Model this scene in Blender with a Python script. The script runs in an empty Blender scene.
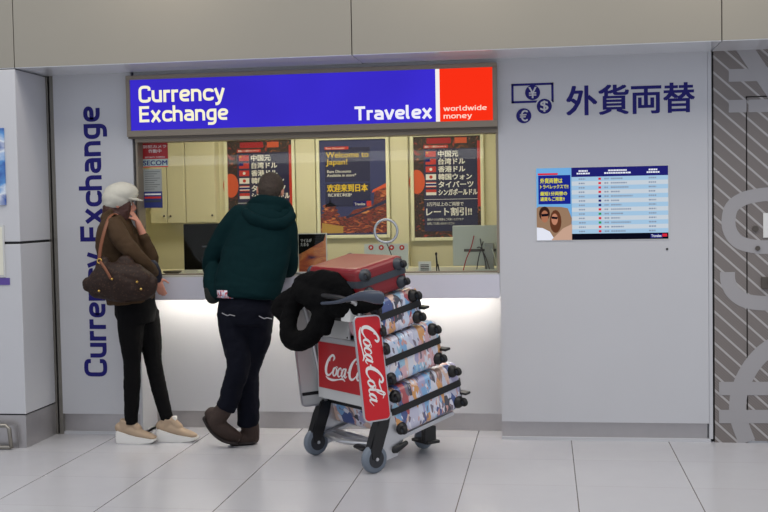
import bpy, bmesh, math, random
from mathutils import Vector, Matrix, noise
R = math.radians
random.seed(7)
col = bpy.context.scene.collection
sc = bpy.context.scene

# ------------------------------------------------------------------ camera
F_PX = 1100.77; CAM = Vector((0, -7.00888, 1.5))
CR = Vector((0.9892851789664662, 0.14487214455845385, -0.018080276776677954))
CU = Vector((0.011414478890342701, 0.04671144239384271, 0.9988432063247706))
CF = Vector((-0.14554911318503028, 0.9883471570660388, -0.04455729761251332))
cd = bpy.data.cameras.new('camera'); cam = bpy.data.objects.new('camera', cd); col.objects.link(cam)
cd.sensor_width = 36; cd.lens = F_PX / 768 * 36; cd.clip_end = 100
M = Matrix.Identity(4)
for i in range(3):
    M[i][0] = CR[i]; M[i][1] = CU[i]; M[i][2] = -CF[i]; M[i][3] = CAM[i]
cam.matrix_world = M
sc.camera = cam

def at(px, py, Y):
    """point of the vertical plane y=Y that lies behind a photo pixel"""
    d = CF + CR * ((px - 384) / F_PX) - CU * ((py - 256) / F_PX)
    return CAM + d * ((Y - CAM.y) / d.y)

# ------------------------------------------------------------------ materials
def lin(c):
    return tuple(((v / 255) / 12.92 if v / 255 <= .04045 else ((v / 255 + .055) / 1.055) ** 2.4) for v in c)
def mat(name, rgb, rough=.5, metal=0., emit=0., var=0., scale=8., bump=0., spec=None, coat=0., sheen=0.):
    m = bpy.data.materials.new(name); m.use_nodes = True; nt = m.node_tree
    b = nt.nodes['Principled BSDF']; c = (*lin(rgb), 1)
    b.inputs['Base Color'].default_value = c
    b.inputs['Roughness'].default_value = rough; b.inputs['Metallic'].default_value = metal
    if spec is not None: b.inputs['Specular IOR Level'].default_value = spec
    if coat: b.inputs['Coat Weight'].default_value = coat; b.inputs['Coat Roughness'].default_value = .1
    if sheen: b.inputs['Sheen Weight'].default_value = sheen
    if emit:
        b.inputs['Emission Color'].default_value = c; b.inputs['Emission Strength'].default_value = emit
    if var or bump:
        tc = nt.nodes.new('ShaderNodeTexCoord'); n = nt.nodes.new('ShaderNodeTexNoise')
        n.inputs['Scale'].default_value = scale; n.inputs['Detail'].default_value = 5
        nt.links.new(tc.outputs['Object'], n.inputs['Vector'])
        if var:
            mx = nt.nodes.new('ShaderNodeMix'); mx.data_type = 'RGBA'
            mx.inputs['A'].default_value = tuple(v * (1 - var) for v in c[:3]) + (1,)
            mx.inputs['B'].default_value = tuple(min(1, v * (1 + var)) for v in c[:3]) + (1,)
            nt.links.new(n.outputs['Fac'], mx.inputs['Factor']); nt.links.new(mx.outputs['Result'], b.inputs['Base Color'])
        if bump:
            bp = nt.nodes.new('ShaderNodeBump'); bp.inputs['Strength'].default_value = bump; bp.inputs['Distance'].default_value = .01
            nt.links.new(n.outputs['Fac'], bp.inputs['Height']); nt.links.new(bp.outputs['Normal'], b.inputs['Normal'])
    return m
def emis(name, rgb, s=1.):
    m = bpy.data.materials.new(name); m.use_nodes = True; nt = m.node_tree; nt.nodes.clear()
    o = nt.nodes.new('ShaderNodeOutputMaterial'); e = nt.nodes.new('ShaderNodeEmission')
    e.inputs['Color'].default_value = (*lin(rgb), 1); e.inputs['Strength'].default_value = s
    nt.links.new(e.outputs[0], o.inputs['Surface']); return m

MT = {}
MT['wall'] = mat('painted_panel', (196, 197, 201), .42, var=.02, scale=2, spec=.35)
MT['bulk'] = mat('bulkhead_panel', (143, 139, 129), .5, var=.03, scale=2)
MT['soffit'] = mat('soffit_panel', (222, 224, 228), .1, spec=.9)
MT['steel'] = mat('brushed_steel', (150, 146, 138), .32, .9, var=.06, scale=30)
MT['steel_base'] = mat('steel_skirting', (178, 175, 176), .35, .7, var=.05, scale=20)
MT['dark'] = mat('dark_gap', (22, 22, 24), .6)
MT['frame'] = mat('bronze_grey_frame', (138, 128, 114), .45, .2)
MT['darkframe'] = mat('dark_frame_lip', (92, 84, 76), .45, .4)
MT['cream'] = mat('cream_laminate', (226, 220, 190), .5, var=.02)
MT['cream_frame'] = mat('cream_frame', (240, 238, 210), .35)
MT['counter'] = mat('counter_panel', (205, 205, 216), .4)
MT['ctop'] = mat('counter_top', (190, 190, 186), .3)
MT['navy'] = mat('navy_vinyl', (18, 12, 108), .5, spec=.3)
MT['white'] = mat('white_plastic', (225, 225, 222), .4)
MT['black'] = mat('black_plastic', (16, 16, 18), .42)
MT['rubber'] = mat('black_rubber', (22, 22, 24), .6)
MT['tyre'] = mat('grey_rubber_tyre', (112, 122, 134), .55)
MT['hub'] = mat('dark_grey_hub', (38, 40, 46), .4)
MT['alu'] = mat('satin_aluminium', (196, 197, 200), .3, .8, var=.04, scale=25)
MT['greyp'] = mat('light_grey_panel', (200, 201, 200), .45, .05)
MT['redad'] = mat('red_advert', (206, 14, 30), .3)
MT['reddark'] = mat('dark_red_advert', (176, 12, 22), .3)
MT['adwhite'] = mat('white_print', (240, 238, 236), .4)
MT['redshell'] = mat('dark_red_shell', (124, 5, 18), .38, coat=.15, var=.05)
MT['guard'] = mat('dark_grey_corner_guard', (52, 58, 66), .4)
MT['bluegrey'] = mat('blue_grey_plastic', (58, 66, 82), .35)
MT['cloth_black'] = mat('black_fabric', (4, 4, 5), .9, bump=.3, scale=60, spec=.15)
MT['skin'] = mat('skin', (205, 142, 120), .55, var=.06)
MT['hair_man'] = mat('short_brown_hair', (58, 48, 41), .85, var=.4, scale=90, bump=.6)
MT['hair_woman'] = mat('auburn_hair', (60, 26, 18), .6, var=.35, scale=90, bump=.5)
MT['hoodie'] = mat('dark_teal_fleece', (6, 33, 36), .9, var=.1, scale=30, bump=.15, spec=.1)
MT['jeans'] = mat('dark_navy_denim', (9, 12, 24), .85, var=.15, scale=50, spec=.15)
MT['stitch'] = mat('pale_stitching', (150, 150, 155), .8)
MT['boot'] = mat('brown_suede', (50, 35, 28), .75, var=.25, scale=25)
MT['bootsole'] = mat('dark_boot_sole', (30, 22, 20), .7)
MT['jacket'] = mat('brown_jacket', (66, 49, 32), .75, var=.12, scale=18, spec=.2)
MT['leggings'] = mat('black_leggings', (4, 4, 5), .8, spec=.15)
MT['hat'] = mat('white_felt_cap', (192, 190, 178), .85, var=.05, scale=30, bump=.2)
MT['shoe'] = mat('beige_suede', (170, 148, 124), .7, var=.08, scale=25)
MT['shoesole'] = mat('white_wedge_sole', (222, 220, 216), .5)
MT['tan'] = mat('tan_leather', (116, 66, 38), .5)
MT['gold'] = mat('brass', (212, 172, 90), .3, .9)
MT['screen_off'] = mat('black_monitor_screen', (10, 9, 8), .6, spec=.15)
MT['paper'] = mat('paper', (222, 220, 205), .7)
MT['yellow'] = mat('yellow_print', (236, 200, 20), .5)
MT['poster_navy'] = mat('navy_poster_print', (34, 32, 74), .35)
MT['orange'] = mat('orange_print', (222, 88, 36), .5)
MT['redp'] = mat('red_print', (206, 50, 36), .5)
MT['silver'] = mat('silver_ring', (190, 195, 200), .2, .7)
MT['monback'] = mat('light_grey_monitor_back', (196, 200, 190), .45)
MT['cable'] = mat('dark_cable', (60, 50, 48), .6)
MT['redcable'] = mat('red_cable', (170, 40, 40), .6)
MT['door_steel'] = mat('door_hardware', (96, 90, 84), .4, .6)
MT['bluegreydark'] = mat('petrol_glove', (16, 24, 46), .7)

def bag_mat():
    m = mat('brown_monogram_canvas', (70, 50, 40), .6, spec=.25)
    nt = m.node_tree; b = nt.nodes['Principled BSDF']
    tc = nt.nodes.new('ShaderNodeTexCoord'); v = nt.nodes.new('ShaderNodeTexVoronoi'); v.inputs['Scale'].default_value = 60
    r = nt.nodes.new('ShaderNodeValToRGB'); r.color_ramp.elements[0].position = .22; r.color_ramp.elements[0].color = (*lin((66, 46, 34)), 1)
    r.color_ramp.elements[1].position = .32; r.color_ramp.elements[1].color = (*lin((42, 28, 22)), 1)
    nt.links.new(tc.outputs['Object'], v.inputs['Vector']); nt.links.new(v.outputs['Distance'], r.inputs['Fac']); nt.links.new(r.outputs['Color'], b.inputs['Base Color'])
    return m
MT['bag'] = bag_mat()

def collage(name, off, sc_=(7, 19, 6.)):
    m = mat(name, (200, 200, 210), .3, coat=.3)
    nt = m.node_tree; b = nt.nodes['Principled BSDF']; L = nt.links
    tc = nt.nodes.new('ShaderNodeTexCoord'); mp = nt.nodes.new('ShaderNodeMapping'); mp.inputs['Scale'].default_value = sc_; mp.inputs['Location'].default_value = off
    n = nt.nodes.new('ShaderNodeTexNoise'); n.inputs['Scale'].default_value = 7; n.inputs['Detail'].default_value = 3
    ad = nt.nodes.new('ShaderNodeMix'); ad.data_type = 'RGBA'; ad.blend_type = 'ADD'; ad.inputs['Factor'].default_value = .9
    v = nt.nodes.new('ShaderNodeTexVoronoi'); v.inputs['Scale'].default_value = 1.5
    L.new(tc.outputs['Object'], mp.inputs['Vector']); L.new(tc.outputs['Object'], n.inputs['Vector'])
    L.new(mp.outputs['Vector'], ad.inputs['A']); L.new(n.outputs['Color'], ad.inputs['B']); L.new(ad.outputs['Result'], v.inputs['Vector'])
    sp = nt.nodes.new('ShaderNodeSeparateColor'); L.new(v.outputs['Color'], sp.inputs['Color'])
    r = nt.nodes.new('ShaderNodeValToRGB'); r.color_ramp.interpolation = 'CONSTANT'
    cs = [(204, 206, 222), (120, 170, 214), (226, 218, 220), (176, 60, 60), (164, 160, 194), (226, 190, 168), (36, 66, 132), (206, 214, 232), (150, 112, 90), (216, 152, 70), (196, 196, 216), (34, 32, 44), (214, 216, 226), (214, 170, 176), (150, 192, 216), (222, 220, 230)]
    el = r.color_ramp.elements
    el[0].position = 0; el[0].color = (*lin(cs[0]), 1); el[1].position = 1 / 16; el[1].color = (*lin(cs[1]), 1)
    for i in range(2, 16):
        e = el.new(i / 16); e.color = (*lin(cs[i]), 1)
    L.new(sp.outputs['Red'], r.inputs['Fac']); 
    v2 = nt.nodes.new('ShaderNodeTexVoronoi'); v2.inputs['Scale'].default_value = 4.5; L.new(ad.outputs['Result'], v2.inputs['Vector'])
    sp2 = nt.nodes.new('ShaderNodeSeparateColor'); L.new(v2.outputs['Color'], sp2.inputs['Color'])
    r2 = nt.nodes.new('ShaderNodeValToRGB'); r2.color_ramp.interpolation = 'CONSTANT'; r2.color_ramp.elements[0].color = (0, 0, 0, 1)
    r2.color_ramp.elements[1].position = .8; r2.color_ramp.elements[1].color = (1, 1, 1, 1)
    L.new(sp2.outputs['Green'], r2.inputs['Fac'])
    r3 = nt.nodes.new('ShaderNodeValToRGB'); r3.color_ramp.interpolation = 'CONSTANT'
    r3.color_ramp.elements[0].color = (*lin((224, 222, 232)), 1); r3.color_ramp.elements[1].position = .4; r3.color_ramp.elements[1].color = (*lin((110, 96, 110)), 1)
    e = r3.color_ramp.elements.new(.7); e.color = (*lin((206, 150, 140)), 1)
    L.new(sp2.outputs['Blue'], r3.inputs['Fac'])
    mx = nt.nodes.new('ShaderNodeMix'); mx.data_type = 'RGBA'
    L.new(r2.outputs['Color'], mx.inputs['Factor']); L.new(r.outputs['Color'], mx.inputs['A']); L.new(r3.outputs['Color'], mx.inputs['B'])
    m9 = nt.nodes.new('ShaderNodeMix'); m9.data_type = 'RGBA'; m9.inputs['Factor'].default_value = .1; m9.inputs['B'].default_value = (*lin((196, 196, 214)), 1)
    L.new(mx.outputs['Result'], m9.inputs['A']); L.new(m9.outputs['Result'], b.inputs['Base Color'])
    return m

def floor_mat():
    m = mat('pale_floor_tile', (214, 214, 214), .2); nt = m.node_tree; L = nt.links; b = nt.nodes['Principled BSDF']
    tc = nt.nodes.new('ShaderNodeTexCoord'); sx = nt.nodes.new('ShaderNodeSeparateXYZ'); L.new(tc.outputs['Object'], sx.inputs[0])
    def line(out, off, half):
        def mth(op, a, bval=None):
            k = nt.nodes.new('ShaderNodeMath'); k.operation = op
            L.new(a, k.inputs[0])
            if bval is not None: k.inputs[1].default_value = bval
            return k.outputs[0]
        x = mth('SUBTRACT', out, off); x = mth('DIVIDE', x, .6005); fr = mth('FRACT', x); fl = mth('FLOOR', x)
        x = mth('SUBTRACT', fr, .5); x = mth('ABSOLUTE', x); return mth('GREATER_THAN', x, .5 - half / .6005), fl
    a, fx = line(sx.outputs['X'], -2.2558, .0028)
    c, fy = line(sx.outputs['Y'], .067, .0016)
    cb = nt.nodes.new('ShaderNodeCombineXYZ'); L.new(fx, cb.inputs[0]); L.new(fy, cb.inputs[1])
    wn = nt.nodes.new('ShaderNodeTexWhiteNoise'); wn.noise_dimensions = '2D'; L.new(cb.outputs[0], wn.inputs['Vector'])
    base = nt.nodes.new('ShaderNodeMix'); base.data_type = 'RGBA'
    base.inputs['A'].default_value = (*lin((182, 182, 187)), 1); base.inputs['B'].default_value = (*lin((186, 186, 190)), 1)
    L.new(wn.outputs['Value'], base.inputs['Factor'])
    m1 = nt.nodes.new('ShaderNodeMix'); m1.data_type = 'RGBA'; m1.inputs['B'].default_value = (*lin((164, 162, 162)), 1)
    L.new(c, m1.inputs['Factor']); L.new(base.outputs['Result'], m1.inputs['A'])
    m2 = nt.nodes.new('ShaderNodeMix'); m2.data_type = 'RGBA'; m2.inputs['B'].default_value = (*lin((96, 88, 82)), 1)
    L.new(a, m2.inputs['Factor']); L.new(m1.outputs['Result'], m2.inputs['A']); L.new(m2.outputs['Result'], b.inputs['Base Color'])
    n = nt.nodes.new('ShaderNodeTexNoise'); n.inputs['Scale'].default_value = 5; L.new(tc.outputs['Object'], n.inputs['Vector'])
    mr = nt.nodes.new('ShaderNodeMapRange'); mr.inputs['To Min'].default_value = .18; mr.inputs['To Max'].default_value = .3
    L.new(n.outputs['Fac'], mr.inputs['Value']); L.new(mr.outputs['Result'], b.inputs['Roughness'])
    return m
MT['floor'] = floor_mat()

def stripes_mat():
    m = mat('diagonal_striped_panel', (104, 99, 98), .45); nt = m.node_tree; L = nt.links; b = nt.nodes['Principled BSDF']
    tc = nt.nodes.new('ShaderNodeTexCoord'); sx = nt.nodes.new('ShaderNodeSeparateXYZ'); L.new(tc.outputs['Object'], sx.inputs[0])
    def mth(op, a, bval):
        k = nt.nodes.new('ShaderNodeMath'); k.operation = op; L.new(a, k.inputs[0])
        if isinstance(bval, (int, float)): k.inputs[1].default_value = bval
        else: L.new(bval, k.inputs[1])
        return k.outputs[0]
    zx = mth('MULTIPLY', sx.outputs['X'], .93); s = mth('ADD', sx.outputs['Z'], zx)
    def band(per, wd):
        x = mth('DIVIDE', s, per); x = mth('FRACT', x, 0); return mth('LESS_THAN', x, wd)
    A = band(.098, .17); Bf = band(.0163, .22)
    m1 = nt.nodes.new('ShaderNodeMix'); m1.data_type = 'RGBA'; m1.inputs['A'].default_value = (*lin((116, 109, 106)), 1); m1.inputs['B'].default_value = (*lin((134, 128, 125)), 1)
    L.new(Bf, m1.inputs['Factor'])
    m2 = nt.nodes.new('ShaderNodeMix'); m2.data_type = 'RGBA'; m2.inputs['B'].default_value = (*lin((172, 169, 168)), 1)
    L.new(A, m2.inputs['Factor']); L.new(m1.outputs['Result'], m2.inputs['A']); L.new(m2.outputs['Result'], b.inputs['Base Color'])
    return m
MT['stripes'] = stripes_mat()
MT['symbol'] = mat('pale_grey_symbol', (160, 158, 160), .45)

def glass_mat():
    m = bpy.data.materials.new('window_glass'); m.use_nodes = True; nt = m.node_tree; nt.nodes.clear()
    o = nt.nodes.new('ShaderNodeOutputMaterial'); t = nt.nodes.new('ShaderNodeBsdfTransparent'); g = nt.nodes.new('ShaderNodeBsdfGlossy')
    g.inputs['Roughness'].default_value = .01; t.inputs['Color'].default_value = (.95, .97, .95, 1)
    f = nt.nodes.new('ShaderNodeFresnel'); f.inputs['IOR'].default_value = 1.5; mx = nt.nodes.new('ShaderNodeMixShader')
    k_ = nt.nodes.new('ShaderNodeMath'); k_.operation = 'MULTIPLY'; k_.inputs[1].default_value = .35; nt.links.new(f.outputs[0], k_.inputs[0]); nt.links.new(k_.outputs[0], mx.inputs[0]); nt.links.new(t.outputs[0], mx.inputs[1]); nt.links.new(g.outputs[0], mx.inputs[2]); nt.links.new(mx.outputs[0], o.inputs['Surface'])
    return m
MT['glass'] = glass_mat()
def photo_mat(name, cols, scale=(9, 9, 14), dist=1.5, emit=0):
    """busy printed picture: noise through a colour ramp"""
    m = mat(name, (120, 80, 60), .4); nt = m.node_tree; L = nt.links; b = nt.nodes['Principled BSDF']
    tc = nt.nodes.new('ShaderNodeTexCoord'); mp = nt.nodes.new('ShaderNodeMapping'); mp.inputs['Scale'].default_value = scale
    n = nt.nodes.new('ShaderNodeTexNoise'); n.inputs['Scale'].default_value = 1; n.inputs['Detail'].default_value = 4; n.inputs['Distortion'].default_value = dist
    L.new(tc.outputs['Object'], mp.inputs['Vector']); L.new(mp.outputs['Vector'], n.inputs['Vector'])
    r = nt.nodes.new('ShaderNodeValToRGB'); el = r.color_ramp.elements; k = len(cols)
    el[0].position = .3; el[0].color = (*lin(cols[0]), 1); el[1].position = .7; el[1].color = (*lin(cols[-1]), 1)
    for i in range(1, k - 1):
        e = el.new(.3 + .4 * i / (k - 1)); e.color = (*lin(cols[i]), 1)
    L.new(n.outputs['Fac'], r.inputs['Fac']); L.new(r.outputs['Color'], b.inputs['Base Color'])
    if emit: L.new(r.outputs['Color'], b.inputs['Emission Color']); b.inputs['Emission Strength'].default_value = emit
    return m
MT['lantern'] = photo_mat('red_lantern_picture', [(170, 50, 30), (70, 34, 22), (40, 28, 20), (70, 42, 26), (210, 110, 50)], (14, 14, 18))
MT['temple'] = photo_mat('temple_picture', [(46, 24, 34), (150, 56, 38), (60, 30, 36), (190, 90, 50), (226, 160, 84)], (14, 14, 46), .8)
MT['sunset'] = photo_mat('sunset_picture', [(70, 56, 96), (200, 100, 70), (236, 150, 90), (110, 70, 90)], (6, 6, 14), .6)

# ------------------------------------------------------------------ mesh helpers
def link(name, bm, m, parent=None, smooth=False, mods=None, kind=None, label=None):
    bmesh.ops.recalc_face_normals(bm, faces=bm.faces)
    me = bpy.data.meshes.new(name); bm.to_mesh(me); bm.free()
    o = bpy.data.objects.new(name, me); col.objects.link(o)
    for mm in (m if isinstance(m, (list, tuple)) else [m]): me.materials.append(mm)
    if smooth:
        for p in me.polygons: p.use_smooth = True
    if parent: o.parent = parent
    if kind: o['kind'] = kind
    if label: o['label'] = label
    return o
def struct(name, bm, m, **k): return link(name, bm, m, kind='structure', **k)
def thing(name, label, cat, loc=(0, 0, 0), rot=(0, 0, 0), group=None):
    o = bpy.data.objects.new(name, None); col.objects.link(o); o.location = loc; o.rotation_euler = rot
    o.empty_display_size = .1
    o['label'] = label; o['category'] = cat
    if group: o['group'] = group
    return o
def tag(o, label, cat, group=None):
    o['label'] = label; o['category'] = cat
    if group: o['group'] = group
    return o
def smooth_faces(o):
    for p in o.data.polygons: p.use_smooth = True
def B(): return bmesh.new()
def box(bm, x0, x1, y0, y1, z0, z1, bev=0, seg=2):
    r = bmesh.ops.create_cube(bm, size=1); vs = r['verts']
    for v in vs: v.co = Vector(((x0 + x1) / 2 + v.co.x * (x1 - x0), (y0 + y1) / 2 + v.co.y * (y1 - y0), (z0 + z1) / 2 + v.co.z * (z1 - z0)))
    if bev:
        es = list({e for v in vs for e in v.link_edges})
        bmesh.ops.bevel(bm, geom=es, offset=bev, segments=seg, affect='EDGES', profile=.5)
    return bm
def bx(*a, **k): return box(B(), *a, **k)
def catmull(P, n):
    out = []
    for i in range(len(P) - 1):
        p0 = P[max(i - 1, 0)]; p1 = P[i]; p2 = P[i + 1]; p3 = P[min(i + 2, len(P) - 1)]
        for k in range(n):
            t = k / n
            out.append([.5 * (2 * b + (c - a) * t + (2 * a - 5 * b + 4 * c - d) * t * t + (3 * b - a - 3 * c + d) * t ** 3) for a, b, c, d in zip(p0, p1, p2, p3)])
    out.append(list(P[-1])); return out
def tube(bm, pts, r=None, n=12, side=None, caps=True, sub=0):
    """pts: (x,y,z) with r, or (x,y,z,r) or (x,y,z,ra,rb); ra is measured along 'side'"""
    P = [tuple(p) + ((r, r) if len(p) == 3 else ((p[3],) if len(p) == 4 else ())) for p in pts]
    if sub: P = catmull(P, sub)
    Q = [Vector(p[:3]) for p in P]; rings = []
    sd = Vector(side) if side else None; prev = None
    rows = []
    for i, q in enumerate(Q):
        d = (Q[min(i + 1, len(Q) - 1)] - Q[max(i - 1, 0)]).normalized()
        s = sd if sd else (prev if prev else (Vector((0, 0, 1)) if abs(d.z) < .9 else Vector((1, 0, 0))))
        s = s - d * s.dot(d)
        if s.length < 1e-4: s = d.orthogonal()
        s.normalize(); u = d.cross(s).normalized(); prev = s
        rows.append((q, s, u, max(P[i][3], 1e-4), max(P[i][4], 1e-4), d))
    if caps == 'round':
        q, s, u, a, b, d = rows[0]; pre = [(q - d * min(a, b) * math.sin(t), s, u, a * math.cos(t), b * math.cos(t), d) for t in (1.4, 1.05, .6)]
        q, s, u, a, b, d = rows[-1]; post = [(q + d * min(a, b) * math.sin(t), s, u, a * math.cos(t), b * math.cos(t), d) for t in (.6, 1.05, 1.4)]
        rows = pre + rows + post
    for q, s, u, a, b, d in rows:
        rings.append([bm.verts.new(q + s * (a * math.cos(2 * math.pi * k / n)) + u * (b * math.sin(2 * math.pi * k / n))) for k in range(n)])
    for A, C in zip(rings, rings[1:]):
        for k in range(n): bm.faces.new((A[k], A[(k + 1) % n], C[(k + 1) % n], C[k]))
    if caps:
        bm.faces.new(rings[0][::-1]); bm.faces.new(rings[-1])
    return bm
def cyl(bm, p0, p1, r, n=24): return tube(bm, [tuple(p0), tuple(p1)], r, n)
def ball(bm, c, rx, ry, rz, rot=None, seg=20):
    r = bmesh.ops.create_uvsphere(bm, u_segments=seg, v_segments=seg // 2 + 2, radius=1)
    for v in r['verts']:
        p = Vector((v.co.x * rx, v.co.y * ry, v.co.z * rz))
        if rot: p = rot @ p
        v.co = p + Vector(c)
    return bm
def prism(bm, pts, thick, frame):
    """outline pts (u,v) extruded by thick; frame(u,v,w)->xyz"""
    a = [bm.verts.new(frame(u, v, 0)) for u, v in pts]; b = [bm.verts.new(frame(u, v, thick)) for u, v in pts]
    n = len(pts); bm.faces.new(a); bm.faces.new(b[::-1])
    for i in range(n): bm.faces.new((a[i], b[i], b[(i + 1) % n], a[(i + 1) % n]))
    return bm
def rrect(w, h, r, n=5, cx=0, cy=0):
    P = []
    for (sx, sy, a0) in ((1, 1, 0), (-1, 1, 90), (-1, -1, 180), (1, -1, 270)):
        for k in range(n + 1):
            a = R(a0 + 90 * k / n); P.append((cx + sx * (w / 2 - r) + r * math.cos(a), cy + sy * (h / 2 - r) + r * math.sin(a)))
    return P
def torus(bm, c, rad, r, frame, n=32, m=10):
    rings = []
    for i in range(n):
        a = 2 * math.pi * i / n; row = []
        for j in range(m):
            b = 2 * math.pi * j / m; q = rad + r * math.cos(b)
            row.append(bm.verts.new(frame(c[0] + q * math.cos(a), c[1] + q * math.sin(a), r * math.sin(b))))
        rings.append(row)
    for i in range(n):
        for j in range(m):
            bm.faces.new((rings[i][j], rings[(i + 1) % n][j], rings[(i + 1) % n][(j + 1) % m], rings[i][(j + 1) % m]))
    return bm
def wheel_bm(c, ax, r, w, tread=.3):
    """disc with rounded edge, axis ax"""
    ax = Vector(ax).normalized(); c = Vector(c)
    pr = [(-w / 2, r * (1 - tread * .4)), (-w * .38, r * .95), (-w * .15, r), (w * .15, r), (w * .38, r * .95), (w / 2, r * (1 - tread * .4))]
    bm = B(); return tube(bm, [tuple(c + ax * t) + (q, q) for t, q in pr], n=28)
def facing(Y):           # wall frame: u->x, v->z, w-> towards camera
    return lambda u, v, w: Vector((u, Y - w, v))
def ribbon(bm, strokes, frame, thick=.001, n=8, raw=False):
    """variable-width flat strokes (u,v,w)"""
    for si, P in enumerate(strokes):
        Q = catmull(P, n) if len(P) > 2 and not raw else P
        L_, R_ = [], []
        for i, (u, v, w) in enumerate(Q):
            a = Q[max(i - 1, 0)]; b = Q[min(i + 1, len(Q) - 1)]
            dx, dy = b[0] - a[0], b[1] - a[1]; l = math.hypot(dx, dy) or 1
            nx, ny = -dy / l, dx / l; w = max(w, .0004)
            L_.append((u + nx * w / 2, v + ny * w / 2)); R_.append((u - nx * w / 2, v - ny * w / 2))
        e = thick + si * .00002
        A = [bm.verts.new(frame(x, y, e)) for x, y in L_]; C = [bm.verts.new(frame(x, y, e)) for x, y in R_]
        A0 = [bm.verts.new(frame(x, y, 0)) for x, y in L_]; C0 = [bm.verts.new(frame(x, y, 0)) for x, y in R_]
        for i in range(len(A) - 1):
            bm.faces.new((A[i], A[i + 1], C[i + 1], C[i])); bm.faces.new((A0[i], A0[i + 1], A[i + 1], A[i])); bm.faces.new((C0[i], C0[i + 1], C[i + 1], C[i]))
    return bm
def text(name, s, u0, v0, w, h, frame, m, parent=None, bold=0.0, thick=.001, shear=0, label=None, lines=1.0):
    """text mapped exactly onto the rectangle u0,v0,w,h of a frame"""
    c = bpy.data.curves.new('t', 'FONT'); c.body = s; c.shear = shear; c.resolution_u = 3; c.space_line = lines
    t = bpy.data.objects.new('t', c); col.objects.link(t)
    dg = bpy.context.evaluated_depsgraph_get(); dg.update()
    me = bpy.data.meshes.new_from_object(t.evaluated_get(dg)); bpy.data.objects.remove(t)
    bm = B(); bm.from_mesh(me); bpy.data.meshes.remove(me)
    xs = [v.co.x for v in bm.verts]; ys = [v.co.y for v in bm.verts]
    if not xs: return None
    x0, x1, y0, y1 = min(xs), max(xs), min(ys), max(ys)
    kx = w / max(x1 - x0, 1e-6); ky = h / max(y1 - y0, 1e-6)
    for v in bm.verts: v.co = Vector(((v.co.x - x0) * kx + u0, (v.co.y - y0) * ky + v0, 0))
    bmesh.ops.dissolve_limit(bm, angle_limit=.01, verts=bm.verts, edges=bm.edges)
    r = bmesh.ops.extrude_face_region(bm, geom=list(bm.faces))
    for g in r['geom']:
        if isinstance(g, bmesh.types.BMVert): g.co.z += thick
    if bold:
        nl = max(1, s.count(chr(10)) + 1); d = bold * h / nl * .95
        src = bpy.data.meshes.new('x'); bm.to_mesh(src); bm.free(); bm = B()
        for i, (du, dv) in enumerate(((-1, -.6), (1, .6), (-1, .6), (1, -.6), (0, 0))):
            n0 = len(bm.verts); bm.from_mesh(src); bm.verts.ensure_lookup_table()
            for v in bm.verts[n0:]: v.co += Vector((du * d, dv * d, i * .00004 if v.co.z > thick / 2 else 0))
        bpy.data.meshes.remove(src)
    for v in bm.verts: v.co = frame(*v.co)
    return link(name, bm, m, parent, label=label)
def rounded(P, r):
    out = [P[0]]
    for i in range(1, len(P) - 1):
        a, b, c = Vector(P[i - 1]), Vector(P[i]), Vector(P[i + 1]); d0 = (a - b); d1 = (c - b)
        r0 = min(r, d0.length * .499); r1 = min(r, d1.length * .499); s0 = b + d0.normalized() * r0; s1 = b + d1.normalized() * r1
        for k in range(7):
            t = k / 6; q = s0 * (1 - t) ** 2 + b * 2 * t * (1 - t) + s1 * t * t; out.append((q.x, q.y))
    out.append(P[-1]); return out
def glyph(ch, t):
    m = t / 2; T = 1 - m; K = 1.4 - m; r = .34; A = .76
    G = {
    'C': (1.0, [[(.92, .98), (.92, K), (m, K), (m, m), (.92, m), (.92, .44)]]),
    'u': (.88, [[(m, 1), (m, m), (A, m)], [(A, 1), (A, 0)]]),
    'r': (.56, [[(m, 0), (m, 1)], [(m, .5), (m, T), (.58, T)]]),
    'e': (.86, [[(m, .5), (.78, .5), (.78, T), (m, T), (m, m), (.80, m)]]),
    'n': (.88, [[(m, 0), (m, 1)], [(m, .5), (m, T), (A, T), (A, 0)]]),
    'c': (.82, [[(.80, .70), (.80, T), (m, T), (m, m), (.80, m), (.80, .30)]]),
    'y': (.84, [[(m * .9, 1), (.44, .08)], [(.80, 1), (.40, -.26), (.10, -.28)]]),
    'E': (.92, [[(m, 0), (m, 1.4)], [(m, K), (.9, K)], [(m, .72), (.84, .72)], [(m, m), (.9, m)]]),
    'x': (.88, [[(.08, 1), (.80, 0)], [(.80, 1), (.08, 0)]]),
    'h': (.88, [[(m, 0), (m, 1.4)], [(m, .5), (m, T), (A, T), (A, 0)]]),
    'a': (.86, [[(.10, T), (A, T), (A, 0)], [(A, .55), (m, .55), (m, m), (A, m)]]),
    'g': (.88, [[(A, T), (m, T), (m, m), (A, m)], [(A, 1), (A, -.28), (.12, -.28)]]),
    'T': (1.0, [[(0, K), (1.0, K)], [(.5, K), (.5, 0)]]),
    'v': (.84, [[(.08, 1), (.42, .02)], [(.80, 1), (.42, .02)]]),
    'l': (.40, [[(m, 1.4), (m, m), (.34, m)]]),
    'o': (.88, [[(.44, T), (m, T), (m, m), (.78, m), (.78, T), (.44, T)]]),
    'w': (1.22, [[(.06, 1), (.32, 0)], [(.32, 0), (.60, 1)], [(.60, 1), (.88, 0)], [(.88, 0), (1.14, 1)]]),
    'd': (.88, [[(A, T), (m, T), (m, m), (A, m)], [(A, 1.4), (A, 0)]]),
    'i': (.26, [[(m, 0), (m, 1)], [(m, 1.18), (m, 1.4)]]),
    'm': (1.30, [[(m, 0), (m, 1)], [(m, .5), (m, T), (.65, T), (.65, 0)], [(.65, .5), (.65, T), (1.18, T), (1.18, 0)]]),
    ' ': (.45, [])}
    w, S = G[ch]; return w, [[(x, y, t) for x, y in rounded(q, r)] for q in S]
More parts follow.
